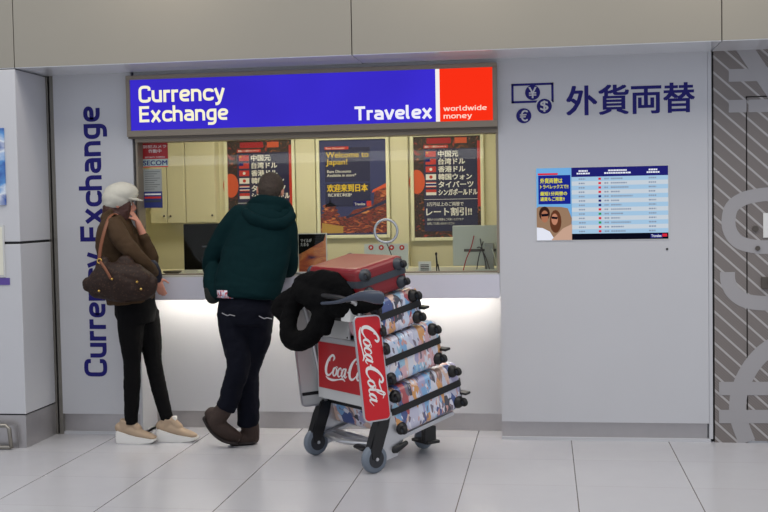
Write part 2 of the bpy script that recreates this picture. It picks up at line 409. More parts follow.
def squared(name, s, u0, v0, w, h, frame, m, parent=None, t=.25, gap=.13, thick=.001, desc=True):
    """squared rounded sans lettering; v0..v0+h spans baseline to cap height"""
    x = 0; S = []
    for ch in s:
        a, st = glyph(ch, t); S += [[(px + x, py, q) for px, py, q in g] for g in st]; x += a + gap
    x -= gap; bm = B()
    e = 0
    for g in S:
        e += 1
        ribbon(bm, [[(px, py, q) for px, py, q in g]], lambda a, b, c: frame(u0 + a * w / x, v0 + b * h / 1.4, c), thick + (e % 7) * .00003, raw=True)
    return link(name, bm, m, parent)
def remesh(name, bm, m, parent, vox=.007, it=4, noise_amp=0, noise_sc=9, off=(0, 0, 0), label=None, fac=.5):
    """melt overlapping solids into one continuous smooth skin"""
    me = bpy.data.meshes.new('r'); bmesh.ops.recalc_face_normals(bm, faces=bm.faces); bm.to_mesh(me); bm.free()
    t = bpy.data.objects.new('r', me); col.objects.link(t)
    a = t.modifiers.new('a', 'REMESH'); a.mode = 'VOXEL'; a.voxel_size = vox
    b = t.modifiers.new('b', 'SMOOTH'); b.iterations = it; b.factor = fac
    dg = bpy.context.evaluated_depsgraph_get(); dg.update()
    out = bpy.data.meshes.new_from_object(t.evaluated_get(dg)); bpy.data.objects.remove(t)
    if noise_amp:
        out.calc_loop_triangles()
        nr = [v.normal.copy() for v in out.vertices]
        for v, q in zip(out.vertices, nr):
            p = v.co * noise_sc
            k = noise.noise(p) + .5 * noise.noise(p * 2.1)
            # creases: ridged noise
            k -= 1.2 * max(0, .25 - abs(noise.noise(Vector((p.x * .7, p.y * .7, p.z * 1.6)) + Vector((5, 3, 1)))))
            v.co += q * (k * noise_amp)
    for v in out.vertices: v.co -= Vector(off)
    out.name = name
    o = bpy.data.objects.new(name, out); col.objects.link(o); out.materials.append(m); o.parent = parent
    for p in out.polygons: p.use_smooth = True
    if label: o['label'] = label
    return o

# ================================================================== SETTING
LX, RX = -3.30, 1.022            # left column edge, right end of white wall
WL, WR = -2.684, -.29            # service opening
ZS = 2.415                       # soffit height
CT = 1.067                       # counter height
struct('floor', bx(-6.5, 4.5, -10, 2.3, -.1, 0), MT['floor'])
# ceiling of the hall (above the picture), with its lamps
struct('ceiling', bx(-6.5, 4.5, -5.5, -.40, 5.2, 5.3), MT['bulk'])
# bulkhead panels, joints are real gaps
for i, (a, b) in enumerate(((-6.5, LX - .003), (LX + .003, -1.144), (-1.138, 1.009), (1.015, 4.5))):
    bm = bx(a, b, -.434, -.40, ZS + .004, 5.2)
    struct('trim_%d' % (i + 1), bm, MT['bulk'])
    struct('trim_%d' % (i + 5), bx(a, b, -.432, .06, ZS, ZS + .02), MT['soffit'])
struct('trim_9', bx(-6.5, 4.5, -.40, .3, ZS + .03, 5.2), MT['dark'])
# left column
struct('wall_left', bx(-6.5, LX, -.434, .0, 1.322, ZS - .006, bev=.004), MT['wall'])
struct('wall_left_lower', bx(-6.5, LX, -.434, .0, .218, 1.306, bev=.004), MT['wall'])
struct('trim_10', bx(-6.5, LX - .012, -.422, 0, 1.30, 1.33), MT['dark'])
struct('trim_11', bx(-6.5, LX - .008, -.426, 0, .205, .225), MT['dark'])
struct('baseboard_left', bx(-6.5, LX - .002, -.432, 0, 0, .21), MT['steel_base'])
# steel channels between column and panel
struct('trim_12', bx(LX - .03, LX + .012, 0, .05, 0, ZS), MT['steel'])
struct('trim_13', bx(LX + .012, LX + .024, .02, .06, 0, ZS), MT['dark'])
struct('trim_14', bx(LX + .024, LX + .05, .0, .05, 0, ZS), MT['steel'])
# wall parts
struct('wall_back_left', bx(LX + .05, WL - .02, 0, .10, .14, ZS), MT['wall'])
struct('baseboard_back_left', bx(LX + .05, WL - .02, .03, .09, .015, .14), MT['steel_base'])
struct('trim_15', bx(LX + .05, WL, .012, .30, 0, .018), MT['wall'])
struct('wall_back_right', bx(WR, RX - .03, 0, .10, .118, ZS), MT['wall'])
struct('trim_16', bx(RX - .028, RX - .006, .004, .10, 0.02, ZS), MT['wall'])
struct('trim_25', bx(RX - .006, RX + .006, .03, .10, 0, ZS), MT['dark'])
struct('baseboard_back_right', bx(WR, RX - .04, .018, .09, .02, .118), MT['steel_base'])
struct('trim_17', bx(WR, RX - .02, .004, .10, 0, .02), MT['wall'])
struct('wall_header', bx(WL, WR, .0, .10, 1.99, ZS), MT['wall'])
struct('wall_recess', bx(WL - .1, WR + .1, .272, .32, .115, CT - .03), MT['wall'])
struct('baseboard_recess', bx(WL - .1, WR + .1, .275, .31, .0, .115), MT['steel_base'])
struct('trim_18', bx(WL - .02, WL, .001, .274, 0, CT - .012), MT['wall'])
struct('trim_19', bx(WR, WR + .05, .10, .272, 0, CT - .02), MT['wall'])
# striped wall and door at the right
struct('wall_right', bx(RX + .006, 1.218, 0, .08, 0, ZS), MT['stripes'])
struct('wall_right_upper', bx(1.218, 4.5, 0, .08, 2.135, ZS), MT['stripes'])
d1 = struct('door_1', bx(1.226, 2.12, .0, .05, .012, 2.127), MT['stripes'])
struct('trim_20', bx(1.216, 1.23, .02, .08, 0, 2.14), MT['dark'])
struct('trim_24', bx(1.216, 2.13, .02, .08, 2.12, 2.14), MT['dark'])
struct('wall_right_far', bx(2.125, 4.5, 0, .08, 0, 2.135), MT['stripes'])
bm = bx(1.305, 1.40, -.012, 0, .955, 1.03, bev=.004)
h = link('lock_plate', bm, MT['door_steel'], d1)
link('door_handle', bx(1.345, 1.47, -.055, -.03, .985, 1.005, bev=.006), MT['door_steel'], d1)
link('handle_stem', cyl(B(), (1.36, -.035, .995), (1.36, -.01, .995), .012), MT['door_steel'], d1)
for z in (1.325, 1.205):
    link('lock_cylinder', cyl(B(), (1.285 if z < 1.3 else 1.272, -.01, z), (1.285 if z < 1.3 else 1.272, .004, z), .019 if z > 1.3 else .015), MT['door_steel'], d1)
nt_ = link('door_notice', bx(1.318, 1.46, -.006, 0, 1.27, 1.42), MT['white'], d1)

# big pale currency symbols on the striped wall: one vinyl per sign, cut by the door joint
fr = facing(-.0005)
def bars(bm, L):
    for k, (u0, v0, u1, v1, w) in enumerate(L): ribbon(bm, [[(u0, v0, w), (u1, v1, w)]], fr, .0016 + .0002 * k)
def arc(cx, cz, rx, rz, a0, a1, w, n=14):
    return [(cx + rx * math.cos(R(a0 + (a1 - a0) * i / n)), cz + rz * math.sin(R(a0 + (a1 - a0) * i / n)), w) for i in range(n + 1)]
PW = lambda px, py: (at(px, py, 0).x, at(px, py, 0).z)
def L4(px0, py0, px1, py1, wpx): return (*PW(px0, py0), *PW(px1, py1), wpx / 157.)
yen = B(); bars(yen, [L4(728.7, 75.5, 900, 71, 12), L4(728.7, 106.3, 746.6, 106, 12), L4(748.4, 106, 900, 103, 12), L4(742, 44.5, 778, 98, 15), L4(852, 40, 800, 90, 15), L4(789, 98, 789, 152, 14)])
tag(link('currency_symbol', yen, MT['symbol']), 'large pale yen-like symbol with two crossbars at the top of the striped wall', 'wall graphic')
def curve(L, wpx): return [(*PW(x, y), wpx / 157.) for x, y in L]
cn = B(); ribbon(cn, [curve([(850, 193), (775, 194), (757, 195.5), (743, 199), (732, 207), (728.5, 220), (730.5, 232), (739, 242), (755, 246.5), (775, 247), (850, 246)], 13)], fr, .0012)
tag(link('currency_symbol', cn, MT['symbol']), 'large pale rounded C-shaped symbol halfway up the striped wall', 'wall graphic')
dl = B(); ribbon(dl, [curve([(727.5, 272), (728, 281), (733, 292), (744, 300), (760, 303), (785, 303), (850, 303)], 14)], fr, .0012)
tag(link('currency_symbol', dl, MT['symbol']), 'large pale hooked symbol below the door handle on the striped wall', 'wall graphic')
eu = B(); ribbon(eu, [curve([(850, 350), (800, 338), (775, 345), (757, 359), (744, 379), (738, 400), (739, 420), (747, 442)], 16)], fr, .0012); bars(eu, [L4(719, 388.5, 850, 388.5, 13), L4(719, 416.5, 850, 416.5, 13)])
tag(link('currency_symbol', eu, MT['symbol']), 'large pale euro-like symbol with two bars at the foot of the striped wall', 'wall graphic')

# counter
struct('trim_26', bx(WL, WR - .002, 0, .022, .908, 1.058), MT['counter'])
ct = link('service_counter', bx(WL + .002, WR - .002, 0.002, .75, 1.052, CT, bev=.002), MT['ctop']); tag(ct, 'long grey service counter top running under the booth window', 'counter')
struct('trim_21', bx(WL, WR, .022, .272, .95, .97), MT['wall'])
lamp = tag(link('strip_light', bx(WL + .05, WR - .05, .10, .14, .935, .95), emis('led_strip', (255, 246, 230), 25)), 'hidden white strip light under the counter front lighting the wall below', 'light')

# booth room
struct('wall_booth_back', bx(-3.9, .3, 1.93, 2.0, 0, 2.5), MT['cream'])
struct('wall_booth_left', bx(-3.9, -3.82, .10, 1.95, 0, 2.5), MT['cream'])
struct('wall_booth_right', bx(.22, .3, .10, 1.95, 0, 2.5), MT['cream'])
struct('ceiling_booth', bx(-3.9, .3, .10, 2.0, 2.45, 2.5), MT['cream'])
struct('wall_booth_front', bx(-3.9, WL - .003, .1, .14, 0, 2.5), MT['cream'])
struct('wall_booth_front_right', bx(WR + .003, .3, .1, .14, 0, 2.5), MT['cream'])
struct('wall_booth_header', bx(WL, WR, .1, .14, 1.99, 2.5), MT['cream'])

# service window
wn = struct('window_1', bx(WL + .012, WR - .012, .098, .104, CT + .004, 1.965), MT['glass'])
bm = B(); 
box(bm, WL, WL + .014, -.004, .12, CT, 1.985, .002); box(bm, WR - .016, WR, -.004, .12, CT, 1.985, .002)
box(bm, WL, WR, -.012, .12, 1.955, 1.988, .002); box(bm, WL, WR, .09, .115, CT, CT + .010, .002)
link('window_frame', bm, MT['frame'], wn)

# ------------------------------------------------------------------ illuminated fascia sign
sg = thing('illuminated_sign', 'long blue and red illuminated sign reading Currency Exchange above the service window', 'sign', (-1.5, 0, 2.0))
SL, SR, SB, STP = -2.745, -.292, 1.985, 2.375
def shift(o, root):
    off = Vector(root.location)
    for v in o.data.vertices: v.co -= off
    return o
YS = -.055
tl = at(125, 75.5, YS); br = at(497.5, 127.5, YS); bl = at(127, 136, YS)
SL = (tl.x + bl.x) / 2; SR = br.x; STP = min(2.405, (at(497, 62.5, YS).z + tl.z) / 2); SB = (br.z + bl.z) / 2
bm = B(); fw = .028
box(bm, SL, SR, YS, .0, STP - fw, STP, .003); fb = .041; box(bm, SL, SR, YS, .0, SB, SB + fb, .003)
box(bm, SL, SL + fw, YS, .0, SB + fb, STP - fw, .003); box(bm, SR - fw, SR, YS, .0, SB + fb, STP - fw, .003)
shift(link('frame', bm, MT['frame'], sg), sg)
shift(link('frame_lip', bx(SL + .004, SR - .004, YS + .012, 0, SB - .012, SB + .002), MT['darkframe'], sg), sg)
XD = at(437.5, 95, YS + .012).x
bluem = emis('backlit_blue', (60, 46, 208), 1.0)
nt = bluem.node_tree; e_ = [n for n in nt.nodes if n.type == 'EMISSION'][0]
tc = nt.nodes.new('ShaderNodeTexCoord'); nn = nt.nodes.new('ShaderNodeTexNoise'); nn.inputs['Scale'].default_value = 1.1
mr = nt.nodes.new('ShaderNodeMapRange'); mr.inputs['From Min'].default_value = .3; mr.inputs['From Max'].default_value = .7; mr.inputs['To Min'].default_value = .8; mr.inputs['To Max'].default_value = 1.12
nt.links.new(tc.outputs['Object'], nn.inputs['Vector']); nt.links.new(nn.outputs['Fac'], mr.inputs['Value']); nt.links.new(mr.outputs['Result'], e_.inputs['Strength'])
shift(link('blue_panel', bx(SL + fw, XD - .012, YS + .01, -.01, SB + fb, STP - fw), bluem, sg), sg)
shift(link('divider', bx(XD - .012, XD + .014, YS + .009, -.01, SB + fb, STP - fw), emis('backlit_white', (245, 240, 235), 1.), sg), sg)
rp = shift(link('red_panel', bx(XD + .014, SR - fw, YS + .01, -.01, SB + fb, STP - fw), emis('backlit_red', (250, 48, 22), 1.), sg), sg)
fs = facing(YS + .0095); cream_e = emis('backlit_cream_letters', (250, 244, 212), 1.)
def lit_text(s_, x0, y0, x1, y1, m=cream_e, t=.235):
    """pixel box spans cap top to baseline"""
    a = at(x0, y1, YS); b = at(x1, y0, YS)
    return shift(squared('lettering', s_, a.x, a.z, b.x - a.x, b.z - a.z, fs, m, sg, t=t), sg)
lit_text('Currency', 138.3, 82.8, 223.3, 102.8)
lit_text('Exchange', 139, 103.4, 227, 122.3)
lit_text('Travelex', 354.5, 104.0, 431.5, 120.4, m=emis('backlit_white_letters', (240, 238, 250), 1.), t=.26)
pk = emis('backlit_pink_letters', (255, 214, 196), 1.)
lit_text('worldwide', 443.5, 104.6, 486.5, 111.0, m=pk, t=.22)
lit_text('money', 443.5, 112.4, 471.5, 118.6, m=pk, t=.22)

# ------------------------------------------------------------------ vinyl lettering on the white walls
fw0 = facing(0)
vert = lambda u, v, w: Vector((-v, -w, u))       # reads bottom to top
c0 = at(93, 376.5, 0); c1 = at(93, 107, 0)
o = squared('wall_lettering', 'Currency Exchange', c0.z, -at(103.8, 250, 0).x, c1.z - c0.z, at(103.8, 250, 0).x - at(80.7, 250, 0).x, vert, MT['navy'], t=.25)
tag(o, 'navy vertical lettering reading Currency Exchange on the left white panel', 'lettering')
a = at(567, 113.5, 0); b = at(694, 83.5, 0)
zz = at(630, 99, 0).z; hh = .181
o = text('wall_lettering', '外貨両替', a.x, zz - hh / 2, b.x - a.x, hh, fw0, MT['navy'], bold=.028)
tag(o, 'navy Japanese characters for money exchange on the right white wall', 'lettering')
ic = thing('exchange_pictogram', 'navy pictogram of a banknote and three coins on the right wall', 'wall graphic', (.0, 0, 2.1))
a = at(511.5, 103.5, 0); b = at(553.5, 82.5, 0); w_ = .014
bm = B(); box(bm, a.x, b.x, -.002, 0, b.z - w_, b.z); box(bm, a.x, b.x, -.002, 0, a.z, a.z + w_); box(bm, a.x, a.x + w_, -.002, 0, a.z, b.z); box(bm, b.x - w_, b.x, -.002, 0, a.z, b.z)
shift(link('banknote', bm, MT['navy'], ic), ic)
for (px, py, rad, ch, e) in ((532.6, 92.6, .047, '¥', .003), (544.3, 106.3, .047, '$', .0045), (523.8, 115.8, .047, '€', .003)):
    c = at(px, py, 0)
    if ch == '$':
        shift(link('coin_rim', cyl(B(), (c.x, -.0032, c.z), (c.x, 0, c.z), rad + .009), MT['wall'], ic), ic)
    k = shift(link('coin', cyl(B(), (c.x, -e, c.z), (c.x, 0, c.z), rad), MT['navy'], ic), ic)
    t = text('currency_sign', ch, c.x - .024, c.z - .034, .048, .068, facing(-e), MT['wall'], k, bold=.02); shift(t, ic)

# ------------------------------------------------------------------ rate screen on the right wall
a = at(537, 240, -.004); b = at(668, 166, -.004)
T0, T1, U0, U1 = a.x, b.x, (a.z + at(668, 239, 0).z) / 2, (b.z + at(537, 168, 0).z) / 2
tv = thing('rate_screen', 'wall-mounted screen showing an exchange rate table beside a photo advert', 'screen', ((T0 + T1) / 2, 0, (U0 + U1) / 2))
shift(link('bezel', bx(T0 - .006, T1 + .006, -.003, .0, U0 - .006, U1 + .006), MT['greyp'], tv), tv)
ft = facing(-.0035)
def tvp(name, u0, v0, u1, v1, m, e=.0006, par=tv):
    X0 = T0 + (T1 - T0) * u0; X1 = T0 + (T1 - T0) * u1; Z0 = U0 + (U1 - U0) * v0; Z1 = U0 + (U1 - U0) * v1
    return shift(link(name, bx(X0, X1, -.0035 - e, -.003, Z0, Z1), m, par), tv)
E = lambda n, c, s=1.: emis('screen_' + n, c, s)
scr_w = E('pale', (196, 206, 216)); scr_b = E('pale_blue', (160, 194, 222)); scr_n = E('navy', (32, 32, 110)); scr_k = E('black', (10, 12, 26))
scr_t = E('slate_text', (134, 146, 168)); scr_y = E('yellow', (232, 226, 30)); scr_r = E('red', (214, 40, 60)); scr_wt = E('white', (225, 228, 240)); scr_g = E('green', (40, 150, 90))
tab = tvp('table', .272, .085, 1, .87, scr_w)
for k in range(13):
    v = .87 - .0604 * (k + 1)
    if k % 2 == 0: tvp('table_row', .272, v, 1, v + .0604, scr_b, .0009, tab)
    mk = tvp('flag', .475, v + .015, .495, v + .045, (scr_r, scr_r, scr_r, scr_r, scr_n, scr_n, scr_n, scr_r, scr_g, scr_r, scr_g, scr_r, scr_r)[k], .0014, tab)
    bm = B()
    for (u0, u1) in ((.325, .375), (.52, .555), (.57, .57 + random.uniform(.05, .17)), (.855, .91)):
        u = u0
        while u < u1 - .004:
            du = random.uniform(.009, .016); X0 = T0 + (T1 - T0) * u; X1 = T0 + (T1 - T0) * min(u + du, u1)
            box(bm, X0, X1, -.0048, -.0035, U0 + (U1 - U0) * (v + .02), U0 + (U1 - U0) * (v + .04)); u += du + .004
    shift(link('row_figures', bm, scr_t, tab), tv)
hd = tvp('header', .27, .87, 1, 1, scr_n)
for (u, w) in ((.31, .1), (.52, .2), (.84, .1)):
    bm = B()
    for r_, ww in ((.94, w * .7), (.905, w)):
        k = 0; st = u + (w - ww) / 2
        while k < ww - .004:
            d_ = random.uniform(.01, .02); d_ = min(d_, ww - k); box(bm, T0 + (T1 - T0) * (st + k), T0 + (T1 - T0) * (st + k + d_), -.0048, -.0035, U0 + (U1 - U0) * r_, U0 + (U1 - U0) * (r_ + .022)); k += d_ + .003
    shift(link('header_text', bm, scr_wt, hd), tv)
ftb = tvp('footer', .27, 0, 1, .085, scr_k)
tvp('footer_logo', .865, .01, .955, .07, scr_n, .0012, ftb); tvp('footer_logo_red', .955, .03, .99, .07, scr_r, .0012, ftb)
text_tv = lambda s, u0, v0, u1, v1, m, par, bold=.02: shift(text('screen_lettering', s, T0 + (T1 - T0) * u0, U0 + (U1 - U0) * v0, (T1 - T0) * (u1 - u0), (U1 - U0) * (v1 - v0), facing(-.0045), m, par, bold=bold, thick=.0006), tv)
text_tv('Travelex', .872, .025, .948, .06, scr_wt, ftb)
ad = tvp('photo_advert', 0, 0, .27, 1, E('sky', (110, 170, 222)))
tvp('advert_panel', .015, .50, .262, .90, E('blue_box', (26, 38, 140)), .0009, ad)
tvp('advert_red_bar', .012, .905, .165, .93, scr_r, .0009, ad)
text_tv('外貨両替は', .03, .79, .20, .86, scr_y, ad); text_tv('トラベレックスで!!', .03, .715, .245, .77, scr_y, ad)
text_tv('最短1分両替の', .03, .62, .235, .675, scr_y, ad); text_tv('通貨もご用意!!', .03, .545, .215, .60, scr_y, ad)
def tvpoly(name, pts, m, e): return shift(link(name, prism(B(), [(T0 + (T1 - T0) * u, U0 + (U1 - U0) * v) for u, v in pts], e, facing(-.0035)), m, ad), tv)
tvpoly('advert_background', [(0, 0), (.26, 0), (.27, .30), (.24, .44), (.19, .46), (.02, .47), (0, .45)], E('stone', (150, 120, 96)), .0011)
def disc(cx, cy, rx, ry, n=16): return [(cx + rx * math.cos(2 * math.pi * k / n), cy + ry * math.sin(2 * math.pi * k / n)) for k in range(n)]
tvpoly('pictured_dark_hair', disc(.06, .37, .042, .10), E('hair', (56, 34, 28)), .0013)
tvpoly('pictured_long_hair', disc(.145, .26, .045, .16), E('hair2', (96, 56, 38)), .0013)
tvpoly('pictured_man_face', disc(.062, .33, .028, .085), E('face', (170, 112, 86)), .0016)
tvpoly('pictured_woman_face', disc(.138, .29, .025, .08), E('face2', (190, 130, 104)), .0016)
tvpoly('pictured_sunglasses', [(.036, .365), (.09, .37), (.087, .335), (.038, .33)], scr_k, .0019)
tvpoly('pictured_sunglasses', [(.114, .33), (.162, .32), (.158, .29), (.116, .298)], scr_k, .0019)
tvpoly('pictured_white_shirt', [(0, 0), (.14, 0), (.10, .12), (.045, .17), (0, .18)], scr_wt, .0018)
tvpoly('pictured_arm', [(.11, 0), (.27, .0), (.27, .22), (.20, .16)], E('arm', (196, 160, 140)), .0020)
tag(link('wall_sensor', cyl(B(), (.744, -.004, 1.207), (.744, .0, 1.207), .007), MT['dark']), 'tiny black sensor dot below the corner of the rate screen', 'sensor')

# ------------------------------------------------------------------ posters in the booth
PY = 1.93
def poster_frame(root, x0, x1, z0, z1, m):
    bm = B(); f = .028
    for q in ((x0 - f, x0, z0 - f, z1 + f), (x1, x1 + f, z0 - f, z1 + f)): box(bm, q[0], q[1], PY - .035, PY, q[2], q[3], .004)
    for q in ((x0, x1, z0 - f, z0), (x0, x1, z1, z1 + f)): box(bm, q[0], q[1], PY - .035, PY, q[2], q[3], .004)
    shift(link('frame', bm, MT['cream_frame'], root), root)
    return shift(link('poster_print', bx(x0, x1, PY - .015, PY, z0, z1), m, root), root)
FLAGS = 'cn tw hk kr th sg'.split()
def currency_poster(x0, x1, z0, z1, label):
    root = thing('framed_poster', label, 'poster', ((x0 + x1) / 2, PY, (z0 + z1) / 2), group='currency posters on the booth wall')
    pr = poster_frame(root, x0, x1, z0, z1, MT['lantern']); W, H_ = x1 - x0, z1 - z0; f = facing(PY - .0155)
    P = lambda u, v: (x0 + W * u, z0 + H_ * v)
    def rect(name, u0, v0, u1, v1, m, e=.001):
        a = P(u0, v0); b = P(u1, v1); return shift(link(name, bx(a[0], b[0], PY - .0155 - e, PY - .015, a[1], b[1]), m, pr), root)
    def tx(s, u0, v0, u1, v1, m=MT['adwhite'], bold=.02): return shift(text('poster_lettering', s, *P(u0, v0), W * (u1 - u0), H_ * (v1 - v0), facing(PY - .0175), m, pr, bold=bold), root)
    rect('printed_panel', .15, .06, .95, .88, MT['poster_navy']); rect('red_edge_band', .955, .30, 1, .95, MT['redp']); rect('gold_edge_band', .62, .93, .80, .985, MT['orange']); rect('red_top_band', .2, .93, .56, .985, MT['reddark']); rect('red_strip', .15, .885, .52, .915, MT['redp'])
    tx('両替レート割引キャンペーン', .17, .89, .49, .91)
    shift(link('printed_lantern', prism(B(), [P(.045 + .12 * math.cos(t * .3), .555 + .12 * math.sin(t * .3)) for t in range(21)], .002, f), MT['orange'], pr), root)
    for k, s in enumerate(('中国元', '台湾ドル', '香港ドル', '韓国ウォン', 'タイバーツ', 'シンガポールドル')):
        v = .80 - .076 * k
        fl = rect('flag', .18, v, .335, v + .056, {'kr': MT['adwhite'], 'th': MT['adwhite']}.get(FLAGS[k], MT['redp']), .0016)
        if FLAGS[k] == 'sg': rect('flag_band', .18, v, .335, v + .028, MT['adwhite'], .002)
        if FLAGS[k] == 'th':
            rect('flag_band', .18, v + .018, .335, v + .038, MT['navy'], .002); rect('flag_band', .18, v, .335, v + .009, MT['redp'], .002); rect('flag_band', .18, v + .047, .335, v + .056, MT['redp'], .002)
        if FLAGS[k] == 'kr': shift(link('flag_emblem', prism(B(), [(P(.2575, v + .028)[0] + .014 * math.cos(t), P(0, v + .028)[1] + .014 * math.sin(t)) for t in [i * math.pi / 6 for i in range(12)]], .0022, f), MT['redp'], pr), root)
        if FLAGS[k] == 'hk': shift(link('flag_emblem', prism(B(), [(P(.2575, v + .028)[0] + .012 * math.cos(t), P(0, v + .028)[1] + .012 * math.sin(t)) for t in [i * math.pi / 6 for i in range(12)]], .0022, f), MT['adwhite'], pr), root)
        if FLAGS[k] == 'tw': rect('flag_canton', .18, v + .028, .25, v + .056, MT['navy'], .002)
        if FLAGS[k] == 'cn': shift(link('flag_star', prism(B(), [(P(.205, v + .042)[0] + (.011 if i % 2 == 0 else .0045) * math.sin(i * math.pi / 5), P(0, v + .042)[1] + (.011 if i % 2 == 0 else .0045) * math.cos(i * math.pi / 5)) for i in range(10)], .0022, f), MT['yellow'], pr), root)
        tx(s, .37, v - .002, .37 + (.30, .40, .40, .50, .52, .58)[k], v + .058, bold=.035)
    rect('white_rule', .15, .375, .95, .379, MT['adwhite'], .0016)
    tx('3万円以上のご両替で', .19, .31, .74, .35, bold=.012); tx('レート割引!!', .18, .215, .86, .295, bold=.03)
    tx('海外からのお客様もご利用いただけます', .19, .165, .74, .19, bold=0); tx('店頭にてお問い合わせください', .19, .125, .6, .15, bold=0)
    return root
p1 = at(227.5, 141, PY); p2 = at(294, 238, PY); currency_poster(p1.x, p2.x - .0, 1.24, 2.068, 'framed currency list poster behind the man in the green hoodie')
p1 = at(413.5, 138, PY); p2 = at(481.5, 235, PY); currency_poster(p1.x, p2.x, 1.245, 2.062, 'framed currency list poster behind the grey monitor, fully readable')
# middle poster
p1 = at(319.5, 141, PY); p2 = at(387.5, 233, PY); x0, x1, z0, z1 = p1.x, p2.x, 1.275, 2.055
root = thing('framed_poster', 'framed Welcome to Japan poster with a temple picture, centre of the booth wall', 'poster', ((x0 + x1) / 2, PY, (z0 + z1) / 2))
pr = poster_frame(root, x0, x1, z0, z1, mat('dusk_blue_print', (52, 56, 110), .35)); W, H_ = x1 - x0, z1 - z0; f = facing(PY - .0155)
P = lambda u, v: (x0 + W * u, z0 + H_ * v)
def rect(name, u0, v0, u1, v1, m, e=.001):
    a = P(u0, v0); b = P(u1, v1); return shift(link(name, bx(a[0], b[0], PY - .0155 - e, PY - .015, a[1], b[1]), m, pr), root)
def poly(name, pts, m, e=.001): return shift(link(name, prism(B(), [P(*q) for q in pts], e, f), m, pr), root)
def tx(s, u0, v0, u1, v1, m, bold=.02): return shift(text('poster_lettering', s, *P(u0, v0), W * (u1 - u0), H_ * (v1 - v0), facing(PY - .0185), m, pr, bold=bold), root)
poly('pictured_gate', [(0, .02), (1, .02), (1, .40), (.95, .38), (.75, .30), (.5, .26), (.42, .2), (.3, .19), (0, .19)], MT['temple'], .0010)
poly('pictured_roof', [(.40, .17), (1, .33), (1, .37), (.60, .24), (.38, .195)], MT['poster_navy'], .0014)
poly('pictured_upper_roof', [(.78, .44), (1, .50), (1, .54), (.80, .47)], MT['orange'], .0014)
poly('pictured_upper_hall', [(.80, .30), (1, .33), (1, .50), (.82, .45)], MT['temple'], .0012)
poly('pictured_pagoda', [(.03, .12), (.28, .12), (.26, .2), (.3, .21), (.24, .25), (.27, .26), (.22, .29), (.25, .31), (.17, .34), (.15, .4), (.13, .34), (.03, .31), (.07, .28), (.02, .26), (.06, .24), (0, .21), (.04, .2)], MT['temple'], .0016)
poly('pictured_light_steps', [(.02, .02), (.34, .02), (.34, .09), (.02, .13)], mat('ochre_print', (190, 150, 70), .5), .0018)
rect('printed_box', .08, .56, .76, .92, MT['poster_navy'], .0012); rect('printed_box', .08, .30, .76, .545, MT['poster_navy'], .0016)
rect('red_strip', .08, .90, .44, .93, MT['redp'], .0018)
tx('Rate Discounts', .10, .905, .38, .925, MT['adwhite'], 0)
tx('Welcome to', .10, .815, .74, .875, MT['yellow'], .01); tx('Japan!', .10, .725, .42, .80, MT['yellow'], .01)
tx('Rate Discounts\nAvailable in store*', .11, .615, .55, .685, MT['adwhite'], .01); tx('欢迎来到日本', .11, .455, .72, .535, MT['yellow'], .03); tx('购汇享受汇率优惠*', .12, .405, .48, .44, MT['adwhite'], .01)
rect('logo_panel', .50, .30, .70, .355, MT['navy'], .002); rect('logo_red', .70, .30, .77, .355, MT['redp'], .002); tx('Travelex', .52, .31, .68, .338, MT['adwhite'], .01)

# ------------------------------------------------------------------ booth furniture
def cupboard(x0, x1, z0, z1, y0, y1, ndoors, label):
    r_ = thing('wall_cupboard', label, 'cupboard', ((x0 + x1) / 2, y1, z0))
    shift(link('body', bx(x0, x1, y0 + .02, y1, z0, z1), MT['cream'], r_), r_)
    w = (x1 - x0) / ndoors
    for i in range(ndoors):
        d = shift(link('door', bx(x0 + i * w + .003, x0 + (i + 1) * w - .003, y0, y0 + .018, z0 + .004, z1, bev=.002), MT['cream'], r_), r_)
        kx = x0 + (i + 1) * w - .028 if i % 2 == 0 else x0 + i * w + .028
        shift(link('knob', ball(B(), (kx, y0 - .009, z0 + .062), .009, .012, .009, seg=12), MT['darkframe'], d), r_)
    return r_
ca = at(150, 200, 1.78).x; cb_ = at(184.5, 200, 1.78).x; cc_ = at(219, 200, 1.9).x
zb = at(170, 223.5, 1.78).z
cupboard(ca, cb_, zb, 2.44, 1.78, 1.93, 2, 'tall cream wall cupboard with two small knobs at the left of the booth')
cupboard(cb_ + .004, cc_, zb, 2.44, 1.80, 1.93, 1, 'plain cream wall cupboard between the two-door cupboard and the left poster').children[0]
struct('trim_22', bx(-2.03, -1.87, 1.88, 1.93, 0, 2.45), MT['cream'])
struct('trim_23', bx(-1.24, -1.10, 1.88, 1.93, 0, 2.45), MT['cream'])
# black monitor at the left
x0 = at(183.5, 240, .8).x; x1 = at(230, 240, .8).x
mo = thing('desk_monitor', 'large black monitor standing between the two customers inside the booth', 'monitor', ((x0 + x1) / 2, .8, CT - .02))
dk = thing('back_desk', 'cream work desk behind the service counter', 'desk', (-1.8, 1.0, 0))
shift(link('desk_top', bx(-3.8, .2, .76, 1.25, 1.0, 1.045, bev=.003), MT['cream'], dk), dk)
for x in (-3.6, -1.8, .0): shift(link('side_panel', bx(x - .02, x + .02, .80, 1.22, 0, 1.0), MT['cream'], dk), dk)
shift(link('screen', bx(x0, x1 + .05, .80, .84, 1.052, 1.40, bev=.006), MT['screen_off'], mo), mo)
shift(link('foot', bx(x0 + .08, x1 - .04, .78, .92, 1.045, 1.055, bev=.003), MT['black'], mo), mo)
shift(link('neck', bx((x0 + x1) / 2 - .03, (x0 + x1) / 2 + .03, .84, .87, 1.05, 1.2), MT['black'], mo), mo)
shift(link('status_label', bx(x0 + .14, x0 + .19, .797, .80, 1.228, 1.238), MT['bluegrey'], mo), mo)
